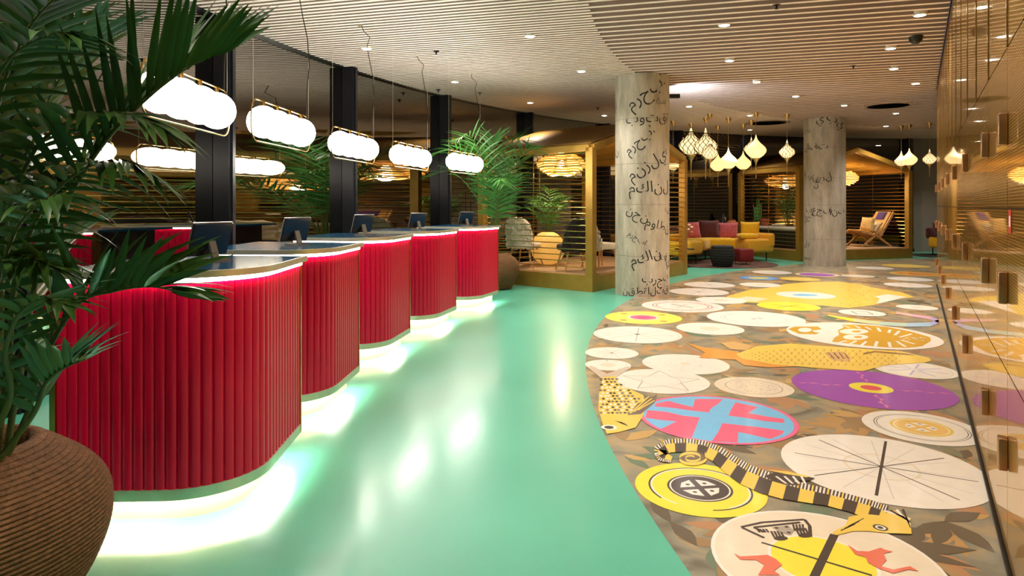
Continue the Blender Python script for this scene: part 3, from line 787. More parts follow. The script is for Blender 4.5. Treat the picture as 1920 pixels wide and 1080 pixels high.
# ------------------------------------------------------------------ reception desks
M_RED = mat('red_acrylic', (222, 0, 60), 0.34, coat=0.35, coat_rough=0.05, spec=0.3)
M_BODY = mat('desk_carcass', (60, 10, 18), 0.6)
M_TOP = mat('blue_top', (16, 84, 124), 0.14, coat=0.6, coat_rough=0.04, var=0.06, vscale=6)
M_PLINTH = mat('cream_plinth', (232, 222, 176), 0.55, var=0.05, vscale=8)
M_LED = mat('led_strip', (255, 255, 255), 0.5, emit=(255, 246, 230), estr=LED_TOP_E)
M_LED2 = mat('floor_led_strip', (255, 255, 255), 0.5, emit=(255, 248, 236), estr=LED_LOW_E)
DW, DD, DR = 0.79, 0.84, 0.33                        # front width, side depth, corner radius
def desk_path(n=16):
    p, q = [(-DW, -DD)], [(0, -1)]
    m = 10
    for i in range(1, m): p.append((-DW + (DW - DR) * i / m, -DD)); q.append((0, -1))
    for i in range(n + 1):
        a = -pi / 2 + pi / 2 * i / n; p.append((-DR + DR * cos(a), -DD + DR + DR * sin(a))); q.append((cos(a), sin(a)))
    for i in range(1, m + 1): p.append((0, -DD + DR + (DD - DR) * i / m)); q.append((1, 0))
    return p, q
DP, DN = desk_path()
def resample(p, q, step):
    d = [0]
    for i in range(1, len(p)): d.append(d[-1] + hypot(p[i][0] - p[i - 1][0], p[i][1] - p[i - 1][1]))
    n = int(d[-1] / step); out = []; j = 0
    for i in range(n + 1):
        s = d[-1] * i / n
        while j < len(d) - 2 and d[j + 1] < s: j += 1
        t = (s - d[j]) / (d[j + 1] - d[j])
        nx, ny = q[j][0] + (q[j + 1][0] - q[j][0]) * t, q[j][1] + (q[j + 1][1] - q[j][1]) * t; l = hypot(nx, ny)
        out.append((p[j][0] + (p[j + 1][0] - p[j][0]) * t, p[j][1] + (p[j + 1][1] - p[j][1]) * t, nx / l, ny / l, s))
    return out
def off(o): return [(p[0] + n[0] * o, p[1] + n[1] * o) for p, n in zip(DP, DN)]
def closed_outline(o, back=0.0, left=0.0):
    return off(o) + [(o, back), (-DW - left, back), (-DW - left, -DD - o)]
def make_desk(label):
    d = thing('reception_desk', label, 'desk', group='red reception desks')
    PITCHF = 0.046
    mb = MB(); mb.ribbon(DP, DN, 0.0, 0.006, 0.165, 1.068); fp = mb.build('fluted_panel', M_RED, d, fix=True, smooth=True)
    rs = resample(DP, DN, PITCHF / 2); fm = None      # half-round flutes side by side on the panel
    for x, y, nx, ny, s in rs[1::2]:
        a = atan2(ny, nx) + pi / 2
        if fm is None:
            mb = MB(); vs = []; m_ = 10
            for q in range(m_ + 1):
                t = pi * q / m_; vs += [(-0.0232 * cos(t), -(0.003 + 0.0145 * sin(t) ** 0.8), 0.165), (-0.0232 * cos(t), -(0.003 + 0.0145 * sin(t) ** 0.8), 1.068)]
            mb.add(vs, [(2 * q, 2 * q + 2, 2 * q + 3, 2 * q + 1) for q in range(m_)] + [tuple(range(0, 2 * m_ + 2, 2))[::-1], tuple(range(1, 2 * m_ + 2, 2))])
            o = mb.build('flute', M_RED, fp, (x, y, 0), a, smooth=True); fm = o.data
        else: link('flute', fm, fp, (x, y, 0), a)
    mb = MB(); mb.prism(closed_outline(0.0)[:-1] + [(-DW, -DD)] if False else off(0.0) + [(-DW, 0.0)], 0.16, 1.086); mb.build('body', M_BODY, d, fix=True)
    mb = MB(); mb.prism(off(-0.075) + [(-DW + 0.05, -0.03)], 0.0, 0.16); mb.build('plinth', M_PLINTH, d, fix=True)
    mb = MB(); mb.ribbon(DP, DN, 0.006, 0.020, 0.118, 0.166); mb.build('base_rail', M_STEEL, d, fix=True, smooth=True)
    mb = MB(); mb.ribbon(DP, DN, -0.050, -0.034, 0.145, 0.158); mb.build('floor_light_strip', M_LED2, d, fix=True)
    mb = MB(); mb.ribbon(DP, DN, 0.018, 0.028, 1.066, 1.084); mb.build('counter_light_strip', M_LED, d, fix=True)
    o_ = off(0.042)
    mb = MB(); mb.prism(o_ + [(0.042, 0.03), (-DW - 0.05, 0.16), (-DW - 0.05, -DD - 0.042)], 1.086, 1.114); mb.build('counter_top', M_TOP, d, fix=True)
    pp = [(-DW - 0.05, -DD)] + DP + [(0, 0.03)]; pn = [(0, -1)] + DN + [(1, 0)]
    mb = MB(); mb.ribbon(pp, pn, 0.042, 0.050, 1.086, 1.117); mb.build('counter_edge', M_STEEL, d, fix=True, smooth=True)
    mb = MB(); mb.box(-DW - 0.022, -DW + 0.002, -DD - 0.02, -DD + 0.05, 0.12, 1.085); mb.build('end_trim', M_BRASS, d)
    mb = MB(); mb.box(-0.005, 0.022, -0.004, 0.012, 0.12, 1.085); mb.build('end_trim', M_BRASS, d)
    return d
desk_labels = ['red fluted reception desk nearest the foreground palm pot', 'red fluted reception desk directly behind the foreground one', 'middle one of the five red fluted reception desks',
               'red fluted reception desk second from the far palm', 'red fluted reception desk farthest back, beside the far woven palm pot']
desk0 = make_desk(desk_labels[0]); desks = []
for i in range(5):
    P = [(-1.215, 3.74), (-1.2, 5.10), (-1.05, 6.68), (-0.71, 8.16), (-0.22, 9.69)][i]
    r = Vector((P[0] - C0[0], P[1] - C0[1])).normalized(); ang = atan2(-r.x, r.y) - pi / 2
    o = desk0 if i == 0 else copy_tree(desk0)
    o['label'] = desk_labels[i]; o.location = (P[0], P[1], 0); o.rotation_euler = (0, 0, ang); desks.append((Vector(P), ang))
def on_desk(i, x, y, z=1.114):
    P, a = desks[i]; return (P.x + x * cos(a) - y * sin(a), P.y + x * sin(a) + y * cos(a), z)

# monitors
M_SHELL = mat('monitor_shell', (150, 146, 140), 0.25, metal=0.6); M_BACKP = mat('monitor_back', (26, 27, 30), 0.22, coat=0.5)
M_SCREEN = mat('dark_screen', (10, 12, 16), 0.1)
def make_monitor(label):
    t = thing('desk_monitor', label, 'monitor', group='monitors on the desks')
    tilt = radians(17)
    def pt(x, y, z): return (x, y * cos(tilt) - z * sin(tilt), y * sin(tilt) + z * cos(tilt) + 0.035)
    mb = MB(); b = MB(); b.box(-0.145, 0.145, -0.012, 0.0, 0, 0.20); mb.add([pt(*v) for v in b.v], b.f); mb.build('back_cover', M_BACKP, t)
    mb = MB(); b = MB(); b.box(-0.15, 0.15, 0.0, 0.010, -0.004, 0.206); mb.add([pt(*v) for v in b.v], b.f); mb.build('bezel', M_SHELL, t)
    mb = MB(); b = MB(); b.box(-0.136, 0.136, 0.0098, 0.0112, 0.01, 0.192); mb.add([pt(*v) for v in b.v], b.f); mb.build('screen', M_SCREEN, t)
    mb = MB(); mb.bar(pt(0.0, -0.012, 0.09), (0.0, -0.075, 0.012), 0.05, 0.018, (0, 1, 0)); mb.build('stand_arm', M_SHELL, t)
    mb = MB(); mb.box(-0.07, 0.07, -0.125, 0.03, 0, 0.012); mb.build('stand_base', M_SHELL, t)
    return t
ml = ['small monitor on the foreground red desk', 'small monitor on the second red desk from the foreground', 'small monitor on the middle red desk', 'small monitor on the red desk second from the far palm', 'small monitor on the farthest red desk']
mon0 = None
for i in range(5):
    if mon0 is None: mon0 = o = make_monitor(ml[0])
    else: o = copy_tree(mon0)
    o['label'] = ml[i]; o.scale = (0.86, 0.86, 0.86); o.location = on_desk(i, -0.40, -0.25); o.rotation_euler = (0, 0, desks[i][1] + radians(66))

# ------------------------------------------------------------------ pendants of four globes over each desk
M_GLOBE = mat('opal_globe', (255, 255, 255), 0.3, emit=(255, 247, 232), estr=LAMP_E)
lamp_pos = [(-2.01, 4.14), (-1.90, 5.50), (-1.72, 7.23), (-1.33, 8.73), (-0.71, 10.04)]
LZ = 2.05
def make_lamp(label):
    t = thing('globe_pendant', label, 'pendant lamp', group='globe pendants over the desks')
    for k in range(4):
        mb = MB(); prof = [(0.125 * sin(pi * i / 12) if 0 < i < 12 else 0.0, -0.125 * cos(pi * i / 12)) for i in range(13)]
        mb.lathe(prof, 20, (0, -0.375 + 0.25 * k, 0)); mb.build('globe', M_GLOBE, t, smooth='all')
    for x in (0.0,):                                  # rounded brass hoop round the row of globes
        ring = []
        for cx_, cz_, a0 in ((0.48, 0.06, 0), (-0.48, 0.06, 90), (-0.48, -0.06, 180), (0.48, -0.06, 270)):
            for j in range(7):
                a = radians(a0 + 15 * j); ring.append((x, cx_ + 0.10 * cos(a), cz_ + 0.10 * sin(a)))
        mb = MB(); mb.tube(ring, 0.006, 6, closed=True); mb.build('hoop', M_BRASS, t, smooth=True)
    for k in range(4):
        mb = MB(); mb.tube([(0, -0.375 + 0.25 * k, 0.160), (0, -0.375 + 0.25 * k, 0.116)], 0.014, 10); mb.build('globe_holder', M_BRASS, t)
    for y in (-0.55, 0.55):
        mb = MB(); mb.tube([(0, y, 0.10), (0, y, CEIL - LZ + 0.03)], 0.0016, 5); mb.build('suspension_wire', M_STEEL, t)
    pts = [(0, 0.50, 0.16), (0.01, 0.48, 0.35), (0.05, 0.44, 0.6), (0.03, 0.45, 0.85), (-0.02, 0.47, 1.05), (-0.03, 0.42, 1.2), (0.03, 0.36, 1.28), (-0.02, 0.30, 1.34), (-0.05, 0.28, CEIL - LZ + 0.02)]
    mb = MB(); mb.tube(pts, 0.0042, 6); mb.build('cable', M_BLACK, t, smooth=True)
    mb = MB(); mb.lathe([(0.03, CEIL - LZ - 0.012), (0.03, CEIL - LZ + 0.03)], 14, (-0.05, 0.28, 0)); mb.build('ceiling_cap', M_STEEL, t)
    return t
ll = ['glowing four-globe pendant half hidden by the foreground palm', 'glowing four-globe pendant over the second red desk, next to the palm-covered one', 'glowing four-globe pendant in the middle of the row of five', 'glowing four-globe pendant second from the far end of the row', 'smallest glowing four-globe pendant, in front of the far palm']
lamp0 = None
for i, p in enumerate(lamp_pos):
    if lamp0 is None: lamp0 = o = make_lamp(ll[0])
    else: o = copy_tree(lamp0)
    o['label'] = ll[i]; o.location = (p[0], p[1], LZ); o.rotation_euler = (0, 0, desks[i][1] + radians(-1))

# ------------------------------------------------------------------ recessed downlights
M_DL = mat('downlight_lens', (255, 255, 255), 0.4, emit=(255, 244, 224), estr=30.0); M_DLR = mat('downlight_ring', (236, 232, 224), 0.4)
dls = [(687, 90, 'above the second and third globe pendants'), (853, 153, 'above the two farthest globe pendants'), (994, 67, 'alone in the fine-slatted ceiling over the mint aisle'), (1090, 133, 'just beside the lettered concrete column'),
       (994, 192, 'above the near pavilion roof ridge'), (1133, 216, 'behind the near column next to the facade'), (1292, 199, 'above the diamond-lattice lanterns'), (1358, 46, 'in the wide-slatted ceiling, nearest over the mural'),
       (1368, 113, 'in the wide-slatted ceiling, second over the mural'), (1419, 153, 'in the wide-slatted ceiling, third over the mural'), (1670, 90, 'beside the black ceiling dome'), (1676, 128, 'second behind the black ceiling dome'),
       (1717, 156, 'near the top of the brass wall'), (1725, 27, 'nearest the viewer along the brass wall'), (1492, 180, 'in front of the far column'), (1583, 197, 'over the far column top'),
       (1680, 212, 'behind the oval ceiling vent'), (1661, 236, 'over the far pavilion'), (1406, 216, 'over the lantern cluster'), (1406, 243, 'behind the lantern cluster'), (1134, 60, '')]
ring_me = lens_me = None
def downlight(x, y, where, watts=SPOT_W):
    global ring_me, lens_me
    t = thing('downlight', 'small round recessed downlight ' + where, 'downlight', (x, y, CEIL - 0.004), group='recessed ceiling downlights')
    if ring_me is None:
        mb = MB(); mb.lathe([(0.056, -0.008), (0.068, -0.006), (0.068, 0.09), (0.056, 0.09), (0.056, -0.008)], 20); ring_me = mb.build('trim_ring', M_DLR, t, smooth=True).data
        mb = MB(); mb.lathe([(0.0, -0.013), (0.03, -0.0125), (0.05, -0.009), (0.056, -0.004), (0.056, 0.0)], 20); lens_me = mb.build('lens', M_DL, t).data
    else: link('trim_ring', ring_me, t); link('lens', lens_me, t)
    l = bpy.data.lights.new('downlight_beam', 'SPOT'); l.energy = watts; l.spot_size = radians(110); l.spot_blend = 0.9; l.shadow_soft_size = 0.04; l.color = (1.0, 0.92, 0.82)
    o = bpy.data.objects.new('downlight_beam', l); COL.objects.link(o); o.parent = t; o.location = (0, 0, -0.03)
for px, py, where in dls[:-1]:
    p = G(px, HZ + 10, 0); Y = F * (CEIL - HC) / (HZ - py); downlight((px - CX) / F * Y, Y, where)
# the same grid goes on over the entrance, in front of the frame
for x, y, where in ((-0.4, 5.0, 'over the aisle between the first two desks and the mural'), (1.6, 5.2, 'over the purple and pink mural discs'), (0.2, 2.4, 'over the aisle beside the foreground desk'), (1.3, 2.6, 'over the seahorse of the mural'), (-1.9, 1.6, 'over the foreground palm'), (-0.8, 0.3, 'over the entrance, behind the foreground palm')):
    downlight(x, y, where, SPOT_W * 0.7)
downlight(12.7, 18.3, 'added unseen over the far yellow sofa to brighten the grey wall'); downlight(12.5, 14.0, 'added unseen behind the end of the brass wall to light the hidden area')  # both lamps added out of sight to brighten the grey wall and hidden area
# ceiling fittings
mb = MB(); mb.lathe([(0.0, -0.085), (0.04, -0.075), (0.07, -0.045), (0.08, 0.0), (0.085, 0.01)], 20)
Y = F * 2.05 / (HZ - 69); tag(mb.build('camera_dome', M_BLACK, None, ((1717 - CX) / F * Y, Y, CEIL - 0.005), smooth=True), 'black dome camera on the wide-slatted ceiling', 'camera')
for px, py, w in ((1456, 9, 'nearest over the wide ceiling slats'), (818, 96, 'above the third globe pendant'), (900, 174, 'near the facade over the far desks'), (822, 168, 'above the third dark mullion'), (1170, 156, 'next to the near lettered column'), (1121, 202, 'in front of the far facade'), (1600, 123, 'between the downlights in the middle of the wide slats')):
    Y = F * 2.05 / (HZ - py); t = thing('sprinkler_head', 'tiny dark sprinkler head ' + w, 'sprinkler', ((px - CX) / F * Y, Y, CEIL))
    mb = MB(); mb.lathe([(0.04, -0.004), (0.04, 0.004)], 14); mb.build('flange', M_BLACK, t)
    mb = MB(); mb.lathe([(0.008, -0.04), (0.012, -0.02), (0.012, 0.0)], 8); mb.lathe([(0.02, -0.044), (0.02, -0.04)], 10); mb.build('nozzle', M_BLACK, t)
for px, py, r, w in ((1440, 230, 0.55, 'behind the lantern cluster'), (1665, 198, 0.5, 'over the far end of the mural')):
    Y = F * 2.05 / (HZ - py); t = thing('ceiling_vent', 'flat round grey ceiling vent ' + w, 'vent', ((px - CX) / F * Y, Y, CEIL))
    for q in range(4):
        mb = MB(); a, b = r * (0.25 * q + 0.02), r * (0.25 * q + 0.21); mb.lathe([(a, -0.012), (b, -0.012 + 0.01), (b, 0.012), (a, 0.012), (a, -0.012)], 28); mb.build('vent_ring', mat('vent_grey', (160, 142, 128), 0.6), t, smooth=True)
# black spotlight on the near column washing the ceiling with cool light
cs = thing('column_spotlight', 'small black spotlight at the top of the near lettered column', 'spotlight', (2.72, 11.10, 3.24))
mb = MB(); mb.box(-0.09, 0.09, -0.05, 0.05, -0.03, 0.03); mb.build('housing', M_BLACK, cs)
mb = MB(); mb.bar((-0.05, 0, 0), (-0.30, -0.22, 0), 0.02, 0.02); mb.build('bracket', M_BLACK, cs)
l = bpy.data.lights.new('cool_wash', 'SPOT'); l.energy = 90; l.spot_size = radians(150); l.spot_blend = 0.9; l.shadow_soft_size = 0.04; l.color = (0.78, 0.88, 1.0)
o = bpy.data.objects.new('cool_wash', l); COL.objects.link(o); o.parent = cs; o.location = (0.10, 0.08, 0.0); o.rotation_euler = Vector((0.8, 0.65, 0.40)).to_track_quat('-Z', 'Y').to_euler()

# ------------------------------------------------------------------ lantern pendants
M_LAN = mat('pearl_glass', (250, 226, 176), 0.3, emit=(255, 214, 146), estr=LANTERN_E, var=0.1, vscale=10)
M_LAN2 = mat('lattice_core', (250, 226, 176), 0.4, emit=(255, 220, 160), estr=LANTERN_E * 1.25)
M_CHAMP = mat('champagne_metal', (214, 180, 118), 0.3, metal=0.9)
M_LATT = mat('dark_brass_wire', (96, 70, 30), 0.35, metal=0.8)
prof_body = [(0.30, -0.72), (0.46, -0.66), (0.72, -0.45), (0.94, -0.18), (1.0, 0.05), (0.93, 0.26), (0.72, 0.50), (0.46, 0.74), (0.24, 1.0), (0.13, 1.2), (0.07, 1.4), (0.03, 1.62)]
prof_tail = [(0.02, -2.75), (0.035, -2.7), (0.04, -1.5), (0.10, -1.2), (0.22, -0.95), (0.34, -0.80), (0.36, -0.74), (0.30, -0.71)]
def lantern(px, py, hw, py_canopy, lattice, where):
    Y = F * (CEIL - HC) / (HZ - py_canopy); r = hw * Y / F; z = HC + (HZ - py) * Y / F
    kind = 'diamond-lattice' if lattice else 'smooth'
    t = thing('lantern_pendant', 'glowing %s onion lantern %s' % (kind, where), 'lantern', ((px - CX) / F * Y, Y, z), group='onion lanterns')
    mb = MB(); mb.lathe([(q * r * (0.95 if lattice else 1), w * r) for q, w in prof_body], 24); mb.build('globe', M_LAN2 if lattice else M_LAN, t, smooth='all')
    if lattice:
        for sgn in (1, -1):
            mb = MB()
            for k in range(12):
                pts = []
                for i in range(19):
                    s_ = i / 18 * 9.0; j = min(int(s_), 8); u = s_ - j; q = prof_body[j][0] * (1 - u) + prof_body[j + 1][0] * u; w = prof_body[j][1] * (1 - u) + prof_body[j + 1][1] * u
                    a = 2 * pi * k / 12 + sgn * i / 18 * 1.7; pts.append((q * r * cos(a), q * r * sin(a), w * r))
                mb.tube(pts, 0.028 * r, 4, cap=False)
            mb.build('lattice', M_LATT, t)['kind'] = 'stuff'
    mb = MB(); mb.lathe([(q * r, w * r) for q, w in prof_tail], 14); mb.build('finial', M_CHAMP, t, smooth=True)
    mb = MB(); mb.tube([(0, 0, 1.6 * r), (0, 0, CEIL - z)], 0.004, 5); mb.build('cord', M_CHAMP, t)
    mb = MB(); mb.lathe([(0.012, CEIL - z - 0.13), (0.06, CEIL - z - 0.03), (0.06, CEIL - z)], 14); mb.build('ceiling_cap', M_CHAMP, t, smooth=True)
for a in ((1295.6, 274, 23, 231.8, 1, 'nearest the lettered column, largest'), (1323, 275.5, 22, 221, 1, 'second from the near column'), (1331, 288, 15, 213, 1, 'hanging low before the second large one'),
          (1346, 310, 14.6, 236, 0, 'lowest and third along the cluster'), (1365.7, 304, 16.7, 221, 0, 'brightest one in the middle of the cluster'), (1393.5, 307, 14.6, 232.5, 0, 'low, right of the brightest one'),
          (1408.7, 280, 14, 225.5, 1, 'half hidden by a smooth one'), (1417.5, 283, 18.7, 211, 0, 'highest of the smooth ones'), (1475.7, 286, 14.6, 214, 1, 'hanging alone before the far column'),
          (1262, 309, 13, 227, 0, 'half behind the lettered column'), (1690, 303, 12, 236, 1, 'behind the far pavilion roof'), (1705, 300, 13.5, 234, 0, 'over the corner of the far pavilion'), (1743, 299, 12, 230, 1, 'before the grey wall')):
    lantern(*a)
# ------------------------------------------------------------------ gold house-shaped pavilions
PH, EH, AH = 0.28, 2.35, 2.85                        # platform, eave and ridge heights
def pavilion(p1, ang, gl, dep, label, gable_rods=None):
    """p1: near post; local x runs along the gable, local y along the eaves"""
    t = thing('gold_pavilion', label, 'pavilion', (p1[0], p1[1], 0), ang)
    mb = MB(); mb.box(-0.06, gl + 0.06, -0.06, dep + 0.06, 0.0, PH - 0.02); mb.build('platform', M_GOLD, t)
    np_ = 12
    for k in range(np_):
        w = gl / np_; mb = MB(); mb.box(w * k + 0.003, w * (k + 1) - 0.003, 0.0, dep, PH - 0.02, PH); mb.build('floor_plank', M_PLAT, t)
    pr = 0.065
    for x in (0, gl):
        for y in (0, dep): mb = MB(); mb.box(x - pr, x + pr, y - pr, y + pr, 0.0, EH); mb.build('post', M_GOLD, t)
    rise = AH - EH
    for y in (0, dep):
        for s in (0, 1):
            a = (0 if s == 0 else gl, y, EH + 0.0); b = (gl / 2, y, AH)
            mb = MB(); mb.bar(a, b, 2 * pr, 0.11); mb.build('gable_rafter', M_GOLD, t)
    for x in (0, gl): mb = MB(); mb.box(x - pr, x + pr, 0, dep, EH - 0.06, EH + 0.05); mb.build('eave_beam', M_GOLD, t)
    mb = MB(); mb.box(gl / 2 - 0.05, gl / 2 + 0.05, 0, dep, AH - 0.06, AH + 0.05); mb.build('ridge_beam', M_GOLD, t)
    sl = hypot(gl / 2, rise); ns = 19
    for s in (0, 1):
        x0 = 0.0 if s == 0 else gl
        mb = MB()
        o = 0.075
        pts = [(x0, 0, EH + o), (gl / 2, 0, AH + o), (gl / 2, dep, AH + o), (x0, dep, EH + o)]
        mb.add(pts + [(p[0], p[1], p[2] + 0.02) for p in pts], [(0, 1, 2, 3), (7, 6, 5, 4), (0, 4, 5, 1), (1, 5, 6, 2), (2, 6, 7, 3), (3, 7, 4, 0)]); mb.build('roof_sheet', mat('roof_mesh', (120, 88, 34), 0.5, metal=0.5, var=0.1), t, fix=True)
        for k in range(ns):
            u = (k + 0.7) / ns; x = x0 + (gl / 2 - x0) * u; z = EH + rise * u + 0.04
            mb = MB(); mb.box(x - 0.022, x + 0.022, 0.02, dep - 0.02, z - 0.012, z + 0.02); mb.build('roof_slat', M_GOLD, t)
    def rods(a, b, where):
        n = 20; me = None
        for k in range(n):
            z = PH + 0.10 + (EH - PH - 0.18) * k / (n - 1)
            mb = MB(); mb.tube([(a[0], a[1], z), (b[0], b[1], z)], 0.0085, 6); mb.build('rod', M_BRASS, t, smooth=True)
        m_ = ((a[0] + b[0]) / 2, (a[1] + b[1]) / 2)
        mb = MB(); mb.tube([(m_[0], m_[1], PH), (m_[0], m_[1], EH)], 0.006, 6); mb.build('upright_rod', M_BRASS, t)
    rods((0, pr), (0, dep - pr), 'front'); rods((gl, pr), (gl, dep - pr), 'back')
    rods((pr, dep), (gl - pr, dep), 'far')
    if gable_rods: rods((gable_rods[0], 0), (gable_rods[1], 0), 'gable')
    return t
A1, aA, GL, DEP = (1.29, 10.80), atan2(2.76, 2.22), 3.54, 2.35
B1, aB = (7.26, 16.70), atan2(0.295, 0.955)
pavA = pavilion(A1, aA, GL, DEP, 'gold slatted pavilion beside the near lettered column', (2.2, GL - 0.065))
pavB = pavilion(B1, aB, GL, DEP, 'gold slatted pavilion behind the far concrete column')
def loc_in(P, a, x, y, z=PH): return (P[0] + x * cos(a) - y * sin(a), P[1] + x * sin(a) + y * cos(a), z)
inA = lambda x, y, z=PH: loc_in(A1, aA, x, y, z)
inB = lambda x, y, z=PH: loc_in(B1, aB, x, y, z)

# ------------------------------------------------------------------ woven pots and palms
M_ROPE = mat('seagrass_rope', (122, 84, 50), 0.75, var=0.35, vscale=60, bump=0.6, bscale=120)
M_SOIL = mat('dark_soil', (34, 26, 20), 0.9, var=0.3, vscale=30)
M_LEAF = mat('palm_leaf', (60, 96, 32), 0.38, var=0.35, vscale=4, coat=0.15)
M_LEAF2 = mat('palm_leaf_light', (66, 122, 50), 0.4, var=0.3, vscale=4)
M_RACH = mat('palm_stalk', (84, 94, 40), 0.45, var=0.2, vscale=6)
def woven_pot(label, loc, r, h, rim, coils=30, seg=64):
    t = thing('woven_pot', label, 'pot', loc)
    prof = []
    def rad(u):                                      # outline of the jar, u from foot to lip
        if u < 0.5: return 0.62 * r + 0.38 * r * sin(pi / 2 * (u / 0.5)) ** 0.9
        v = (u - 0.5) / 0.5; return rim + (r - rim) * cos(pi / 2 * v ** 1.25)
    mb = MB()
    n = coils * 6; tilt = 0.22
    for i in range(n + 1):
        u = i / n; rr = rad(u) + h / coils * 0.55 * abs(sin(pi * coils * u)); prof.append((rr, h * u))
    prof += [(rim - 0.02, h), (rim - 0.03, h - 0.06), (rim - 0.03, h - 0.10)]
    mb.lathe(prof, seg)
    vs = []
    for x, y, z in mb.v: vs.append((x, y, min(h * 1.03, max(0, z + tilt * x * (z / h) * (1 - z / h) * 2))))
    mb.v = vs
    mb.build('coiled_body', M_ROPE, t, smooth='all')
    mb = MB(); mb.lathe([(rim - 0.025, h - 0.10), (rim - 0.025, h - 0.085)], 24); mb.build('soil', M_SOIL, t)
    return t
def bez(pts, n):
    """smooth curve through the given points"""
    P = [Vector(p) for p in pts]; out = []
    for i in range(len(P) - 1):
        a, b, c, d = P[max(0, i - 1)], P[i], P[i + 1], P[min(len(P) - 1, i + 2)]
        for j in range(n):
            t = j / n; out.append(0.5 * ((2 * b) + (c - a) * t + (2 * a - 5 * b + 4 * c - d) * t * t + (3 * b - a - 3 * c + d) * t ** 3))
    out.append(P[-1]); return out
def leaflet_geo(base, d, nrm, L, w, droop, rg):
    d = d.normalized(); sd = d.cross(nrm).normalized(); nn = sd.cross(d).normalized()
    v = []; f = []; N = 6; p = Vector(base); dirv = d.copy()
    for i in range(N + 1):
        t = i / N; hw = w * (0.35 + 2.6 * t) if t < 0.25 else w * (1 - ((t - 0.25) / 0.75) ** 1.6)
        hw = max(hw, w * 0.02); fold = 0.35 * hw
        v += [p - sd * hw, p - nn * fold, p + sd * hw]
        dirv = (dirv + Vector((0, 0, -1)) * droop / N).normalized(); p = p + dirv * (L / N)
    for i in range(N): f += [(3 * i, 3 * i + 1, 3 * i + 4, 3 * i + 3), (3 * i + 1, 3 * i + 2, 3 * i + 5, 3 * i + 4)]
    return v, f
def frond(plant, rach, L, n, lift, w=0.013, droop=0.5, start=0.35, single=True, m=None, seed=1, roll=0.0, r0=0.010, a_base=68, a_tip=22, sides=(1, -1)):
    rg = random.Random(seed); cv = bez(rach, 8); m = m or M_LEAF
    mb = MB(); k = len(cv); mb.tube(cv, [r0 * (1 - 0.82 * i / (k - 1)) for i in range(k)], 7)
    fo = mb.build('frond', M_RACH, plant, smooth='all')
    allv = MB()
    for i in range(n):
        u = start + (1 - start) * (i + 0.5) / n; q = u * (k - 1); j = min(int(q), k - 2); p = cv[j].lerp(cv[j + 1], q - j); T = (cv[j + 1] - cv[j]).normalized()
        up = Vector((0, 0, 1)); N = (up - T * up.dot(T)); N = N.normalized() if N.length > 0.15 else Vector((0, -1, 0))
        N = Matrix.Rotation(roll, 3, T) @ N; S = T.cross(N).normalized()
        v_ = (u - start) / (1 - start); prof = sin(pi * min(1, 0.18 + 0.72 * v_)) ** 0.7
        for sgn in sides:
            a = radians(a_base + (a_tip - a_base) * v_ + rg.uniform(-7, 7)); lf = lift + rg.uniform(-0.12, 0.12)
            d = T * cos(a) + (S * sgn * cos(lf) + N * sin(lf)) * sin(a)
            ll_ = L * prof * rg.uniform(0.85, 1.12)
            vs, fs = leaflet_geo(p, d, N if lf < 0.9 else S * sgn * -1 + N * 0.3, ll_, w * rg.uniform(0.85, 1.15), droop * rg.uniform(0.6, 1.4), rg)
            if single:
                b = MB(); b.add(vs, fs); b.build('leaflet', m, fo, smooth='all')
            else: allv.add(vs, fs)
    if not single: allv.build('leaflets_blade', m, fo, smooth='all')['kind'] = 'stuff'
    return fo

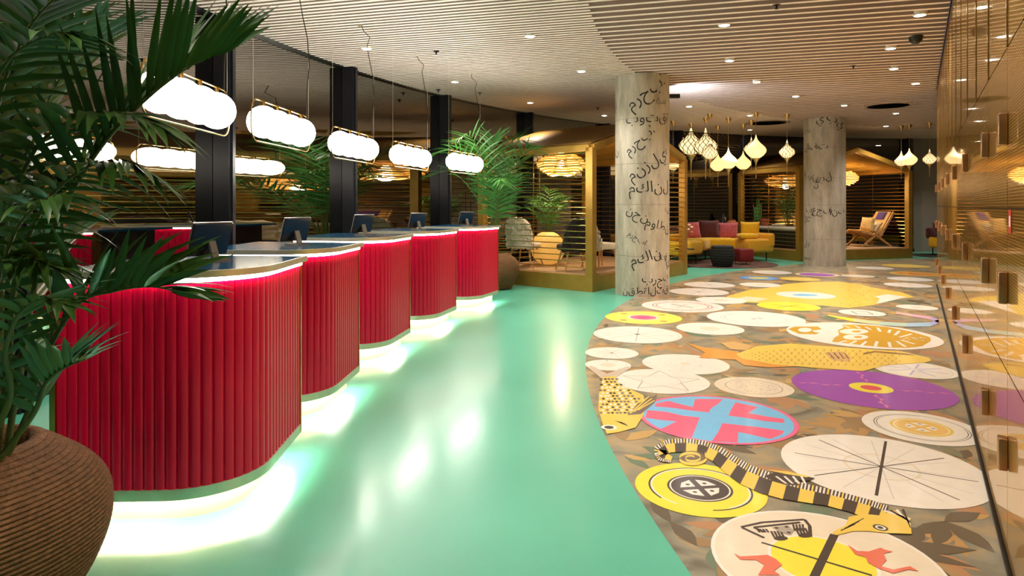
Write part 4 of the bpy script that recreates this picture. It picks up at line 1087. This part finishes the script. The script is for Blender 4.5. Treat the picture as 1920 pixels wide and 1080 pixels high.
pot1 = (-1.80, 2.18)
woven_pot('big coiled seagrass pot holding the foreground palm', (pot1[0], pot1[1], 0), 0.41, 0.615, 0.20, 40)
palm = thing('areca_palm', 'large dark green palm arching in from the edge over the foreground desk', 'palm', (pot1[0], pot1[1], 0.52))
pl = Vector((pot1[0], pot1[1], 0.52))
def WP(x, y, D): return W(x, y, D) - pl
S0 = lambda dx, dy: Vector((dx, dy, 0.0))
FR = [  # rachis points (photo x, y, distance), leaflet length, count per side, lift, droop, start, roll, angles
    ([S0(0.14, -0.02), WP(35, 700, 2.12), WP(70, 520, 2.10), WP(120, 390, 2.06), WP(190, 275, 2.02), WP(270, 190, 1.98), WP(350, 128, 1.94), WP(412, 98, 1.90)], 0.36, 23, 1.0, 0.10, 0.40, 0.0, 62, 14),
    ([S0(0.15, -0.08), WP(50, 780, 2.10), WP(75, 690, 2.06), WP(143, 573, 2.00), WP(216, 545, 1.96), WP(283, 537, 1.92), WP(335, 548, 1.90)], 0.29, 19, 0.95, 0.35, 0.34, 0.0, 58, 18),
    ([S0(0.12, -0.10), WP(60, 780, 2.05), WP(85, 720, 2.0), WP(120, 690, 1.96), WP(165, 672, 1.92)], 0.22, 13, 0.8, 0.35, 0.25, 0.0, 62, 22),
    ([S0(0.05, 0.05), WP(0, 640, 2.20), WP(10, 430, 2.15), WP(60, 290, 2.05), WP(140, 222, 1.95), WP(230, 212, 1.85), WP(290, 232, 1.80)], 0.28, 18, 0.25, 0.7, 0.40, 0.0, 60, 18),
    ([S0(0.0, 0.06), WP(-20, 600, 2.2), WP(-30, 380, 2.15), WP(0, 180, 2.05), WP(50, 60, 1.95), WP(110, -10, 1.85), WP(170, -50, 1.8)], 0.36, 17, 0.2, 0.45, 0.40, 0.3, 62, 20),
    ([S0(0.08, 0.02), WP(15, 680, 2.15), WP(30, 520, 2.08), WP(80, 390, 2.0), WP(150, 320, 1.92), WP(220, 300, 1.86), WP(260, 310, 1.82)], 0.26, 17, -0.1, 0.8, 0.36, -0.3, 60, 18),
    ([S0(0.02, -0.06), WP(-10, 700, 2.0), WP(-10, 560, 1.92), WP(25, 440, 1.85), WP(75, 380, 1.78), WP(130, 360, 1.72)], 0.25, 14, -0.1, 0.9, 0.36, 0.0, 62, 22),
    ([S0(0.06, -0.10), WP(15, 760, 1.98), WP(10, 660, 1.9), WP(35, 590, 1.84), WP(80, 560, 1.8), WP(125, 570, 1.76)], 0.20, 12, 0.3, 0.6, 0.30, 0.0, 60, 22),
    ([S0(-0.02, 0.0), WP(-40, 640, 2.1), WP(-60, 420, 2.05), WP(-40, 240, 2.0), WP(10, 120, 1.9), WP(80, 70, 1.8), WP(140, 60, 1.75)], 0.30, 16, 0.1, 0.6, 0.40, 0.0, 62, 20),
]
for i, (r_, L, n, lift, droop, st_, roll, ab, at_) in enumerate(FR):
    frond(palm, r_, L, n, lift, 0.0165 * min(1.1, L / 0.30) ** 0.7, droop, st_, True, None, 20 + i, roll, 0.011, ab, at_)
FR2 = [  # fronds further back in the crown
    ([S0(0.02, 0.10), WP(20, 640, 2.35), WP(30, 420, 2.35), WP(70, 240, 2.35), WP(130, 120, 2.3), WP(190, 60, 2.25)], 0.34, 18, 0.5, 0.3, 0.40),
    ([S0(-0.04, 0.10), WP(-10, 640, 2.35), WP(-20, 400, 2.35), WP(20, 200, 2.3), WP(60, 90, 2.25), WP(80, 20, 2.2)], 0.36, 18, 0.4, 0.4, 0.40),
    ([S0(0.06, 0.08), WP(40, 700, 2.3), WP(60, 560, 2.3), WP(100, 470, 2.28), WP(150, 430, 2.25)], 0.26, 16, 0.5, 0.4, 0.34),
    ([S0(-0.05, 0.0), WP(-40, 720, 2.2), WP(-50, 560, 2.2), WP(-10, 430, 2.15), WP(50, 350, 2.1), WP(110, 330, 2.05)], 0.28, 16, 0.1, 0.7, 0.36),
    ([S0(-0.06, -0.06), WP(-60, 760, 2.0), WP(-70, 620, 1.98), WP(-30, 520, 1.95), WP(30, 480, 1.9), WP(80, 490, 1.86)], 0.26, 15, 0.0, 0.7, 0.34),
    ([S0(0.0, 0.02), WP(-10, 800, 2.1), WP(-5, 740, 2.1), WP(20, 690, 2.1), WP(60, 670, 2.08)], 0.18, 12, 0.4, 0.5, 0.25),
]
for i, (r_, L, n, lift, droop, st_) in enumerate(FR2):
    frond(palm, r_, L, n, lift, 0.0165, droop, st_, False, None, 60 + i, 0.0, 0.010, 62, 20)

def room_palm(name, label, loc, h, nf, spread, L, seed, m=None, n=20, w=0.010, wall=None):
    t = thing(name, label, 'palm', loc); rg = random.Random(seed)
    for i in range(nf):
        a = 2 * pi * i / nf + rg.uniform(-0.3, 0.3); hh = h * rg.uniform(0.62, 1.0); s = spread * (rg.uniform(0.75, 1.05) if i % 3 else rg.uniform(0.15, 0.4))
        if wall:
            dt = cos(a) * wall[0] + sin(a) * wall[1]
            if dt > 0.05: s = min(s, wall[2] / dt)
        p = [(0.04 * cos(a), 0.04 * sin(a), 0), (0.10 * s * cos(a), 0.10 * s * sin(a), hh * 0.35), (0.32 * s * cos(a), 0.32 * s * sin(a), hh * 0.68), (0.66 * s * cos(a), 0.66 * s * sin(a), hh * 0.92), (s * cos(a), s * sin(a), hh * (0.98 if s < 0.5 * spread else 0.90))]
        frond(t, p, L, n, 0.25, w, 0.55, 0.34, False, m or M_LEAF2, seed + i, rg.uniform(-0.3, 0.3), 0.009)
    return t
pc = (-0.28, 11.22)
woven_pot('coiled seagrass pot behind the farthest red desk', (pc[0], pc[1], 0), 0.40, 0.60, 0.20, 26, 40)
room_palm('kentia_palm', 'bright green potted palm between the farthest desk and the near pavilion', (pc[0], pc[1], 0.50), 2.2, 17, 1.15, 0.50, 50, None, 17, 0.0135, (cos(aA), sin(aA), 0.52))

def plain_pot(name, label, cat, loc, prof, m):
    mb = MB(); mb.lathe(prof, 24); o = mb.build(name, m, None, loc, smooth=True); tag(o, label, cat); return o
M_TERRA = mat('terracotta', (176, 96, 62), 0.7, var=0.1); M_DKPOT = mat('dark_glaze', (34, 30, 34), 0.3, coat=0.4)
def two_part_pot(label, loc, r, h, m):
    t = thing('plant_pot', label, 'pot', loc)
    mb = MB(); mb.lathe([(r * 0.72, 0), (r, h), (r * 0.9, h), (r * 0.88, h - 0.04), (0.0, h - 0.04)], 24); mb.build('vessel', m, t, smooth=True)
    mb = MB(); mb.lathe([(r * 0.86, h - 0.045), (r * 0.86, h - 0.03)], 20); mb.build('soil', M_SOIL, t)
    return t
q = inA(1.55, 1.95); two_part_pot('dark pot at the back of the near pavilion', q, 0.18, 0.32, M_DKPOT); room_palm('parlour_palm', 'leafy palm at the back of the near pavilion behind the white chair', (q[0], q[1], q[2] + 0.28), 1.25, 10, 0.6, 0.3, 80, None, 14)
q = inB(1.35, 2.05); two_part_pot('dark pot at the back of the far pavilion', q, 0.2, 0.34, M_DKPOT); room_palm('parlour_palm', 'tall leafy palm inside the far pavilion behind the wooden chair', (q[0], q[1], q[2] + 0.3), 1.5, 10, 0.75, 0.34, 90, None, 14)

# ------------------------------------------------------------------ furniture of the pavilions
M_FURW = mat('white_sheepskin', (236, 226, 208), 0.9, sheen=0.5, var=0.08, vscale=30, bump=1.0, bscale=60)
M_FURD = mat('dark_sheepskin', (38, 22, 22), 0.9, sheen=0.08, var=0.3, vscale=30, bump=1.0, bscale=60)
M_RATTAN = mat('rattan', (206, 160, 88), 0.6, var=0.25, vscale=40, bump=0.6, bscale=90)
M_RATLIT = mat('lit_rattan', (226, 182, 104), 0.6, emit=(255, 190, 90), estr=0.35, var=0.3, vscale=40)
def lamp_light(t, watts, z):
    l = bpy.data.lights.new('lamp_glow', 'POINT'); l.energy = watts; l.shadow_soft_size = 0.08; l.color = (1.0, 0.80, 0.52)
    o = bpy.data.objects.new('lamp_glow', l); COL.objects.link(o); o.parent = t; o.location = (0, 0, z)
def shell_chair(label, loc, rot, m_fur, tall=0.52, wid=0.52):
    t = thing('lounge_chair', label, 'chair', loc, rot)
    rg = random.Random(int(wid * 100)); o = rounded('seat', (wid, 0.50, 0.12), 0.05, m_fur, t, (0, 0, 0.40))
    md = o.modifiers.new('smooth', 'SUBSURF'); md.levels = md.render_levels = 1
    mb = MB(); vs = []; fs = []; n = 26
    for j in range(17):
        v = j / 16
        for i in range(n + 1):
            u = -1 + 2 * i / n; a = u * 1.15
            rr = wid / 2 + 0.02; x = rr * sin(a) * (1 - 0.12 * v * v); y = 0.06 + rr * 0.75 * cos(a) + 0.10 * v; z = 0.40 + tall * v * (1 - 0.30 * abs(u) ** 3)
            vs.append((x + rg.uniform(-0.012, 0.012), y + rg.uniform(-0.022, 0.022), z - 0.05 * (1 - v) + rg.uniform(-0.012, 0.012)))
    for j in range(16):
        for i in range(n):
            a = j * (n + 1) + i; fs.append((a, a + 1, a + n + 2, a + n + 1))
    mb.add(vs, fs); o = mb.build('backrest', m_fur, t, smooth='all'); md = o.modifiers.new('thickness', 'SOLIDIFY'); md.thickness = 0.085; md.offset = 0; 
    for x in (-1, 1):
        for y in (-1, 1):
            mb = MB(); mb.tube([(x * 0.17, y * 0.15, 0.36), (x * 0.26, y * 0.24, 0.0)], [0.022, 0.013], 8); mb.build('leg', M_WOOD, t, smooth=True)
    return t
shell_chair('chair draped in dark fur on oak legs, seen from behind in the near pavilion', inA(0.42, 0.60), radians(196), M_FURD)
shell_chair('white fur chair at the far end of the near pavilion behind the palm pot', inA(0.46, 1.72), radians(150), M_FURW, 0.5)
shell_chair('white fur chair with oak legs at the open side of the near pavilion', inA(1.12, 0.50), radians(120), M_FURW, 0.42, 0.6)
t = thing('rattan_floor_lamp', 'round glowing rattan lamp on the floor of the near pavilion', 'lamp', inA(0.95, 1.55))
mb = MB(); mb.lathe([(0.32 * sqrt(max(0.02, 1 - ((i / 20 - 0.5) * 1.86) ** 2)) + (0.006 if i % 2 else 0), 0.02 + 0.60 * i / 20) for i in range(21)], 24); mb.build('woven_shade', M_RATLIT, t, smooth=True)
mb = MB(); mb.lathe([(0.0, 0.25), (0.05, 0.28), (0.06, 0.33), (0.04, 0.38), (0.0, 0.40)], 12); mb.build('bulb', mat('warm_bulb', (255, 240, 210), 0.4, emit=(255, 214, 150), estr=20.0), t, smooth='all')
lamp_light(t, 45, 0.3)
for P_, lab in ((inA(1.25, 1.45, 2.18), 'wide wicker pendant under the near pavilion roof'), (inB(2.6, 1.4, 2.18), 'wide wicker pendant under the far pavilion roof')):
    t = thing('wicker_pendant', lab, 'pendant lamp', P_)
    for k in range(9):
        u = k / 8; mb = MB(); rr = 0.16 + 0.30 * sin(pi * (0.15 + 0.75 * u)) + 0.015 * (k % 2); ring = [(rr * cos(2 * pi * i / 32), rr * sin(2 * pi * i / 32), 0.18 - 0.36 * u + 0.012 * sin(5 * 2 * pi * i / 32)) for i in range(32)]
        mb.tube(ring, 0.019, 6, closed=True); mb.build('wicker_hoop', M_RATLIT, t, smooth=True)
    mb = MB(); mb.tube([(0, 0, 0.1), (0, 0, AH - P_[2] - 0.05)], 0.005, 6); mb.build('cord', M_BLACK, t)
    mb = MB(); mb.lathe([(0.0, -0.07), (0.05, -0.04), (0.06, 0.01), (0.03, 0.07), (0.02, 0.12)], 14); mb.build('bulb', MATS['warm_bulb'], t, smooth='all'); lamp_light(t, 70, -0.16)

def easy_chair(label, loc, rot):                     # low wooden lounge chair with crossed sides
    t = thing('wooden_easy_chair', label, 'chair', loc, rot)
    for x in (-0.30, 0.30):
        mb = MB(); mb.bar((x, -0.42, 0.0), (x, 0.10, 0.40), 0.035, 0.05); mb.build('leg', M_WOOD, t)
        mb = MB(); mb.bar((x, 0.50, 0.0), (x, -0.05, 0.36), 0.035, 0.05); mb.build('leg', M_WOOD, t)
        mb = MB(); mb.bar((x, -0.45, 0.42), (x, 0.16, 0.26), 0.04, 0.05); mb.build('side_rail', M_WOOD, t)
        mb = MB(); mb.bar((x, 0.12, 0.24), (x, 0.58, 0.95), 0.04, 0.055); mb.build('back_post', M_WOOD, t)
    for y, z in ((-0.44, 0.42), (0.14, 0.26)): mb = MB(); mb.bar((-0.3, y, z), (0.3, y, z), 0.04, 0.04); mb.build('cross_rail', M_WOOD, t)
    mb = MB(); mb.bar((-0.3, 0.57, 0.93), (0.3, 0.57, 0.93), 0.04, 0.05); mb.build('cross_rail', M_WOOD, t)
    o = rounded('seat_pad', (0.56, 0.58, 0.05), 0.02, M_RATTAN, t, (0, -0.15, 0.375), (radians(-15), 0, 0))
    o = rounded('back_pad', (0.56, 0.80, 0.04), 0.018, M_RATTAN, t, (0, 0.32, 0.62), (radians(57), 0, 0))
    return t
c1 = inB(3.02, 0.85); easy_chair('low wooden easy chair with cushions in the far pavilion', c1, radians(-78))
c2 = inB(1.95, 1.15); easy_chair('wooden easy chair partly hidden by the far concrete column', c2, radians(70))
M_PURPLE = mat('purple_velvet', (70, 34, 120), 0.8, sheen=0.5, var=0.15, vscale=20); M_PATT = mat('tan_weave', (214, 180, 120), 0.8, var=0.3, vscale=26); M_CREAMC = mat('cream_cloth', (228, 212, 176), 0.85, var=0.15, vscale=14)
def place_cushion(name, label, w, h, th, m, loc, rot):
    o = cushion(name, w, h, th, m).build(name, m, None, loc, rot, smooth='all'); tag(o, label, 'cushion'); return o
def chair_local(c, ang, x, y, z): return (c[0] + x * cos(ang) - y * sin(ang), c[1] + x * sin(ang) + y * cos(ang), c[2] + z)
ca = radians(-78)
place_cushion('throw_cushion', 'round tan cushion on the low wooden easy chair', 0.42, 0.42, 0.13, M_PATT, chair_local(c1, ca, 0.05, -0.10, 0.41), (radians(-20), 0, ca + 0.25))
place_cushion('throw_cushion', 'cream crumpled cushion in the lap of the wooden easy chair', 0.40, 0.34, 0.15, M_CREAMC, chair_local(c1, ca, -0.02, 0.12, 0.40), (radians(-35), 0, ca - 0.1))
place_cushion('throw_cushion', 'purple velvet cushion at the head of the wooden easy chair', 0.40, 0.30, 0.12, M_PURPLE, chair_local(c1, ca, 0.0, 0.38, 0.70), (radians(-33), 0, ca))
t = thing('side_table', 'small white round side table between the chairs of the far pavilion', 'table', inB(2.55, 1.75))
M_WHITE = mat('white_lacquer', (236, 232, 224), 0.35)
mb = MB(); mb.lathe([(0.16, 0.80), (0.17, 0.81), (0.17, 0.83), (0.16, 0.84)], 24); mb.build('table_top', M_WHITE, t, smooth=True)
mb = MB(); mb.lathe([(0.02, 0.0), (0.02, 0.80)], 10); mb.build('stem', M_WHITE, t, smooth=True)
mb = MB(); mb.lathe([(0.15, 0.0), (0.15, 0.012), (0.02, 0.02)], 20); mb.build('foot', M_WHITE, t, smooth=True)

# ------------------------------------------------------------------ lounge between the pavilions
M_YSOFA = mat('yellow_wool', (240, 188, 18), 0.85, sheen=0.3, var=0.07, vscale=12, bump=0.3, bscale=120); M_MUST = mat('mustard_wool', (224, 164, 24), 0.85, sheen=0.3, var=0.08, vscale=12)
M_ROSE = mat('rose_velvet', (190, 84, 96), 0.8, sheen=0.5, var=0.3, vscale=22); M_BURG = mat('burgundy_velvet', (78, 16, 22), 0.8, sheen=0.4, var=0.35, vscale=22); M_LEG = mat('black_metal', (20, 19, 18), 0.4, metal=0.6)
rug_c = Vector((5.0, 16.0))
mb = MB(); ring = [(rug_c.x + 1.35 * cos(2 * pi * i / 40) * 1.0, rug_c.y + 1.25 * sin(2 * pi * i / 40)) for i in range(40)]
mb.prism(ring, 0.0, 0.012); rug = mb.build('round_rug', mat('rug_brown', (84, 56, 48), 0.95, var=0.6, vscale=7), None, fix=True); tag(rug, 'brown patterned round rug under the yellow sofa', 'rug')
so = thing('corner_sofa', 'yellow sectional sofa with slim black legs between the pavilions', 'sofa', (0, 0, 0.012))
def seg_block(name, c, size, ang, z, m, r=0.05): return rounded(name, size, r, m, so, (c[0], c[1], z), ang)
seg_block('seat', (4.02, 16.05), (0.95, 0.80, 0.34), radians(38), 0.38, M_YSOFA, 0.07)
seg_block('seat', (4.55, 17.05), (0.95, 0.80, 0.30), radians(-30), 0.40, M_YSOFA, 0.07)
seg_block('seat', (5.35, 17.45), (0.95, 0.80, 0.30), radians(-8), 0.40, M_YSOFA, 0.07)
seg_block('seat', (6.15, 17.05), (0.80, 0.85, 0.34), radians(20), 0.38, M_MUST, 0.07)
seg_block('backrest', (4.35, 17.50), (0.95, 0.16, 0.50), radians(30), 0.62, M_BURG, 0.06)
seg_block('backrest', (5.35, 17.92), (1.0, 0.16, 0.50), radians(-5), 0.62, M_BURG, 0.06)
seg_block('armrest', (6.46, 17.10), (0.14, 0.85, 0.34), radians(20), 0.52, M_MUST, 0.06)
for x, y in ((3.75, 15.65), (4.38, 15.75), (3.62, 16.35), (4.2, 17.3), (5.0, 17.1), (5.7, 17.15), (5.75, 17.75), (6.02, 16.68), (6.46, 16.8), (6.35, 17.45)):
    mb = MB(); mb.tube([(x, y, 0.24), (x, y, 0.0)], 0.014, 8); mb.build('leg', M_LEG, so)
for lab, w, h, th, m, loc, rot in (
    ('rose velvet cushion nearest the gold pavilion post on the yellow sofa', 0.50, 0.44, 0.15, M_ROSE, (4.76, 17.36, 0.555), (radians(-16), 0, radians(18))),
    ('burgundy cushion between the two rose ones on the sofa', 0.54, 0.48, 0.16, M_BURG, (5.22, 17.50, 0.555), (radians(-14), 0, radians(-4))),
    ('rose velvet cushion beside the upright yellow one on the sofa', 0.52, 0.42, 0.15, M_ROSE, (5.72, 17.50, 0.555), (radians(-18), 0, radians(-14))),
    ('upright yellow cushion at the corner of the sofa', 0.48, 0.44, 0.15, M_YSOFA, (6.22, 17.28, 0.56), (radians(-14), 0, radians(-20)))):
    place_cushion('sofa_cushion', lab, w, h, th, m, loc, rot)
o = rounded('sofa_bolster', (0.55, 0.26, 0.16), 0.075, M_MUST, None, (4.05, 16.20, 0.64), radians(38)); tag(o, 'mustard bolster lying on the near end of the sofa', 'cushion')
o = rounded('sofa_bolster', (0.50, 0.30, 0.14), 0.065, M_YSOFA, None, (6.0, 16.85, 0.63), radians(10)); tag(o, 'yellow bolster lying on the arm end of the sofa', 'cushion')
t = thing('pouf', 'black ribbed round pouf in front of the yellow sofa', 'pouf', (4.82, 15.15, 0.012))
mb = MB(); prof = []
for i in range(33): u = i / 32; prof.append((0.235 + 0.05 * sin(pi * u) - 0.035 * (1 - u) + 0.008 * abs(sin(pi * 8 * u)), 0.47 * u))
mb.lathe(prof, 28); mb.build('ribbed_body', mat('black_felt', (18, 15, 15), 0.9, var=0.2, vscale=20), t, smooth='all')
mb = MB(); mb.lathe([(0.20, 0.47), (0.18, 0.485), (0.0, 0.49)], 28); mb.build('top_pad', mat('black_cloth', (30, 24, 24), 0.9, sheen=0.3), t, smooth=True)
t = thing('stool', 'dark red square stool beside the black pouf', 'stool', (5.50, 15.75, 0.012))
rounded('padded_seat', (0.36, 0.36, 0.30), 0.03, mat('dark_red_leather', (112, 18, 24), 0.55, var=0.1), t, (0, 0, 0.22), radians(12))
for x in (-0.13, 0.13):
    for y in (-0.13, 0.13): mb = MB(); mb.tube([(x, y, 0), (x, y, 0.08)], 0.014, 8); mb.build('leg', M_BRASS, t)
# white curved window ledge with planters
aa0, aa1 = fac_at_px(1290), fac_at_px(1366); n = 14
pts = [fac(aa0 + (aa1 - aa0) * i / n) for i in range(n + 1)]; nr = [(-cos(aa0 + (aa1 - aa0) * i / n), -sin(aa0 + (aa1 - aa0) * i / n)) for i in range(n + 1)]
lg = thing('window_bench', 'long curved white ledge along the glass behind the yellow sofa', 'bench')
mb = MB(); mb.ribbon(pts, nr, 0.10, 0.36, 0.60, 0.72); o = mb.build('ledge_top', M_WHITE, lg, fix=True, smooth=True)
mb = MB(); mb.ribbon(pts, nr, 0.12, 0.33, 0.0, 0.60); mb.build('ledge_front', M_DARKWALL, lg, fix=True, smooth=True)
def ledge(px, d=0.23): a = fac_at_px(px); p = fac(a, d); return (p[0], p[1], 0.72)
cn = thing('console', 'low white-topped console along the slatted side of the far pavilion', 'console', (B1[0], B1[1], PH), aB)
rounded('top', (0.42, 1.95, 0.10), 0.045, M_WHITE, cn, (0.36, 1.2, 0.51))
mb = MB(); mb.box(0.18, 0.54, 0.26, 2.14, 0.0, 0.462); mb.build('cabinet_body', M_DARKWALL, cn)
for k in range(4):
    mb = MB(); mb.box(0.165, 0.18, 0.28 + 0.465 * k, 0.72 + 0.465 * k, 0.03, 0.45); mb.build('door', M_DARKWALL, cn)
def on_console(px, x=0.36):
    best = min((abs((inB(x, y)[0] / inB(x, y)[1]) * F + CX - px), y) for y in [0.35 + 0.01 * k for k in range(175)])[1]
    return inB(x, best, PH + 0.56)
M_CACT = mat('cactus_green', (76, 138, 62), 0.6, var=0.2, vscale=12)
t = thing('cactus', 'bright green column cactus in a small pot on the white console', 'cactus', on_console(1405))
mb = MB(); mb.lathe([(0.08, 0), (0.10, 0.14), (0.085, 0.14), (0.08, 0.12), (0, 0.12)], 18); mb.build('pot', M_DKPOT, t, smooth=True)
for x, y, h, r in ((0, 0, 0.66, 0.055), (0.075, 0.02, 0.52, 0.045), (-0.06, 0.03, 0.42, 0.04)):
    mb = MB(); m_ = 16; vs = []; fs = []
    hs = [0.12, 0.12 + h * 0.3, 0.12 + h * 0.7, 0.12 + h * 0.92, 0.12 + h]; rs_ = [0.9, 1, 1, 0.8, 0.2]
    for z, q_ in zip(hs, rs_):
        for k in range(m_): rr = r * q_ * (1 if k % 2 else 0.78); vs.append((x + rr * cos(2 * pi * k / m_), y + rr * sin(2 * pi * k / m_), z))
    for i in range(4):
        for k in range(m_): fs.append((i * m_ + k, i * m_ + (k + 1) % m_, (i + 1) * m_ + (k + 1) % m_, (i + 1) * m_ + k))
    fs.append(tuple(range(4 * m_, 5 * m_))); mb.add(vs, fs); mb.build('stem', M_CACT, t, smooth='all')
two_part_pot('terracotta pot on the white console', on_console(1434), 0.13, 0.20, M_TERRA)
for px, lab, pr_, m in ((1345, 'tall dark vase on the ledge behind the sofa', [(0.06, 0), (0.10, 0.15), (0.08, 0.32), (0.035, 0.42), (0.045, 0.46)], M_DKPOT), (1413, 'small black bottle vase next to the cactus', [(0.05, 0), (0.06, 0.12), (0.025, 0.22), (0.02, 0.36), (0.03, 0.38)], M_DKPOT), (1421, 'short cream candle jar beside the black bottle vase', [(0.05, 0), (0.052, 0.13), (0.045, 0.14)], M_CREAMC), (1362, 'round brown jar on the ledge behind the burgundy cushion', [(0.08, 0), (0.16, 0.10), (0.15, 0.2), (0.09, 0.27), (0.10, 0.29)], M_TERRA)):
    plain_pot('vase', lab, 'vase', (on_console(px) if px > 1380 else ledge(px)), pr_, m)
for i, (px, lab) in enumerate(((1458, 'lowest pale book lying on the white console'), (1459, 'smaller book stacked on the pale one'))):
    q = on_console(px); t = thing('book', lab, 'book', (q[0], q[1], q[2] + 0.03 * i)); w = 0.34 - 0.08 * i
    mb = MB(); mb.box(-w / 2, w / 2, -0.1, 0.1, 0.004, 0.026); mb.build('pages', M_WHITE, t); mb = MB(); mb.box(-w / 2, w / 2, -0.105, 0.105, 0, 0.004); mb.box(-w / 2, w / 2, -0.105, 0.105, 0.026, 0.03); mb.build('cover', M_CREAMC, t)
# flowers in a vase on a low table behind the near pavilion post
t = thing('low_table', 'low round black table with flowers before the sofa end', 'table', (3.95, 15.15, 0.0))
mb = MB(); mb.lathe([(0.22, 0.40), (0.23, 0.41), (0.22, 0.42)], 24); mb.build('table_top', M_LEG, t, smooth=True)
mb = MB(); mb.lathe([(0.14, 0), (0.14, 0.015), (0.02, 0.03), (0.02, 0.40)], 16); mb.build('stem', M_LEG, t, smooth=True)
plain_pot('vase', 'slim vase holding the orange flowers', 'vase', (3.95, 15.15, 0.42), [(0.05, 0), (0.07, 0.1), (0.04, 0.2), (0.05, 0.22)], M_DKPOT)
fl = thing('flower_bunch', 'bunch of small orange and cream flowers in the slim vase', 'flowers', (3.95, 15.15, 0.60)); lr = random.Random(2)
for k in range(11):
    a = lr.uniform(0, 6.28); s = lr.uniform(0.04, 0.17); h = lr.uniform(0.18, 0.42); mb = MB(); mb.tube([(0, 0, 0), (s * 0.5 * cos(a), s * 0.5 * sin(a), h * 0.6), (s * cos(a), s * sin(a), h)], 0.004, 5); st_ = mb.build('stem', M_RACH, fl)
    mb = MB(); mb.lathe([(0.0, -0.03), (0.035, -0.005), (0.04, 0.015), (0.0, 0.03)], 8, (s * cos(a), s * sin(a), h)); mb.build('flower_head', mat('petal_%d' % (k % 2), ((222, 120, 50), (240, 214, 170))[k % 2], 0.7), fl, smooth='all')
# far yellow sofa by the grey wall
fs_ = thing('far_sofa', 'yellow sofa by the grey wall beyond the far pavilion', 'sofa', (12.55, 18.7, 0.0), radians(8))
rounded('seat', (1.7, 0.8, 0.30), 0.06, M_YSOFA, fs_, (0.3, 0, 0.36)); rounded('backrest', (1.7, 0.18, 0.34), 0.06, M_BURG, fs_, (0.3, 0.42, 0.62))
for x in (-0.45, 1.05):
    for y in (-0.32, 0.32): mb = MB(); mb.tube([(x, y, 0.23), (x, y, 0)], 0.014, 8); mb.build('leg', M_LEG, fs_)
place_cushion('sofa_cushion', 'dark red cushion on the far yellow sofa', 0.44, 0.44, 0.14, M_BURG, (12.15, 18.72, 0.52), (radians(-14), 0, radians(20)))
place_cushion('sofa_cushion', 'brown patterned cushion on the far yellow sofa', 0.44, 0.42, 0.14, M_ROSE, (12.62, 18.80, 0.52), (radians(-14), 0, radians(-10)))
mb = MB(); mb.box(11.3, 13.6, 17.9, 19.3, 0.0, 0.01); tag(mb.build('far_rug', mat('rug_black', (40, 36, 36), 0.95, var=0.5, vscale=8)), 'dark rug under the far yellow sofa', 'rug')
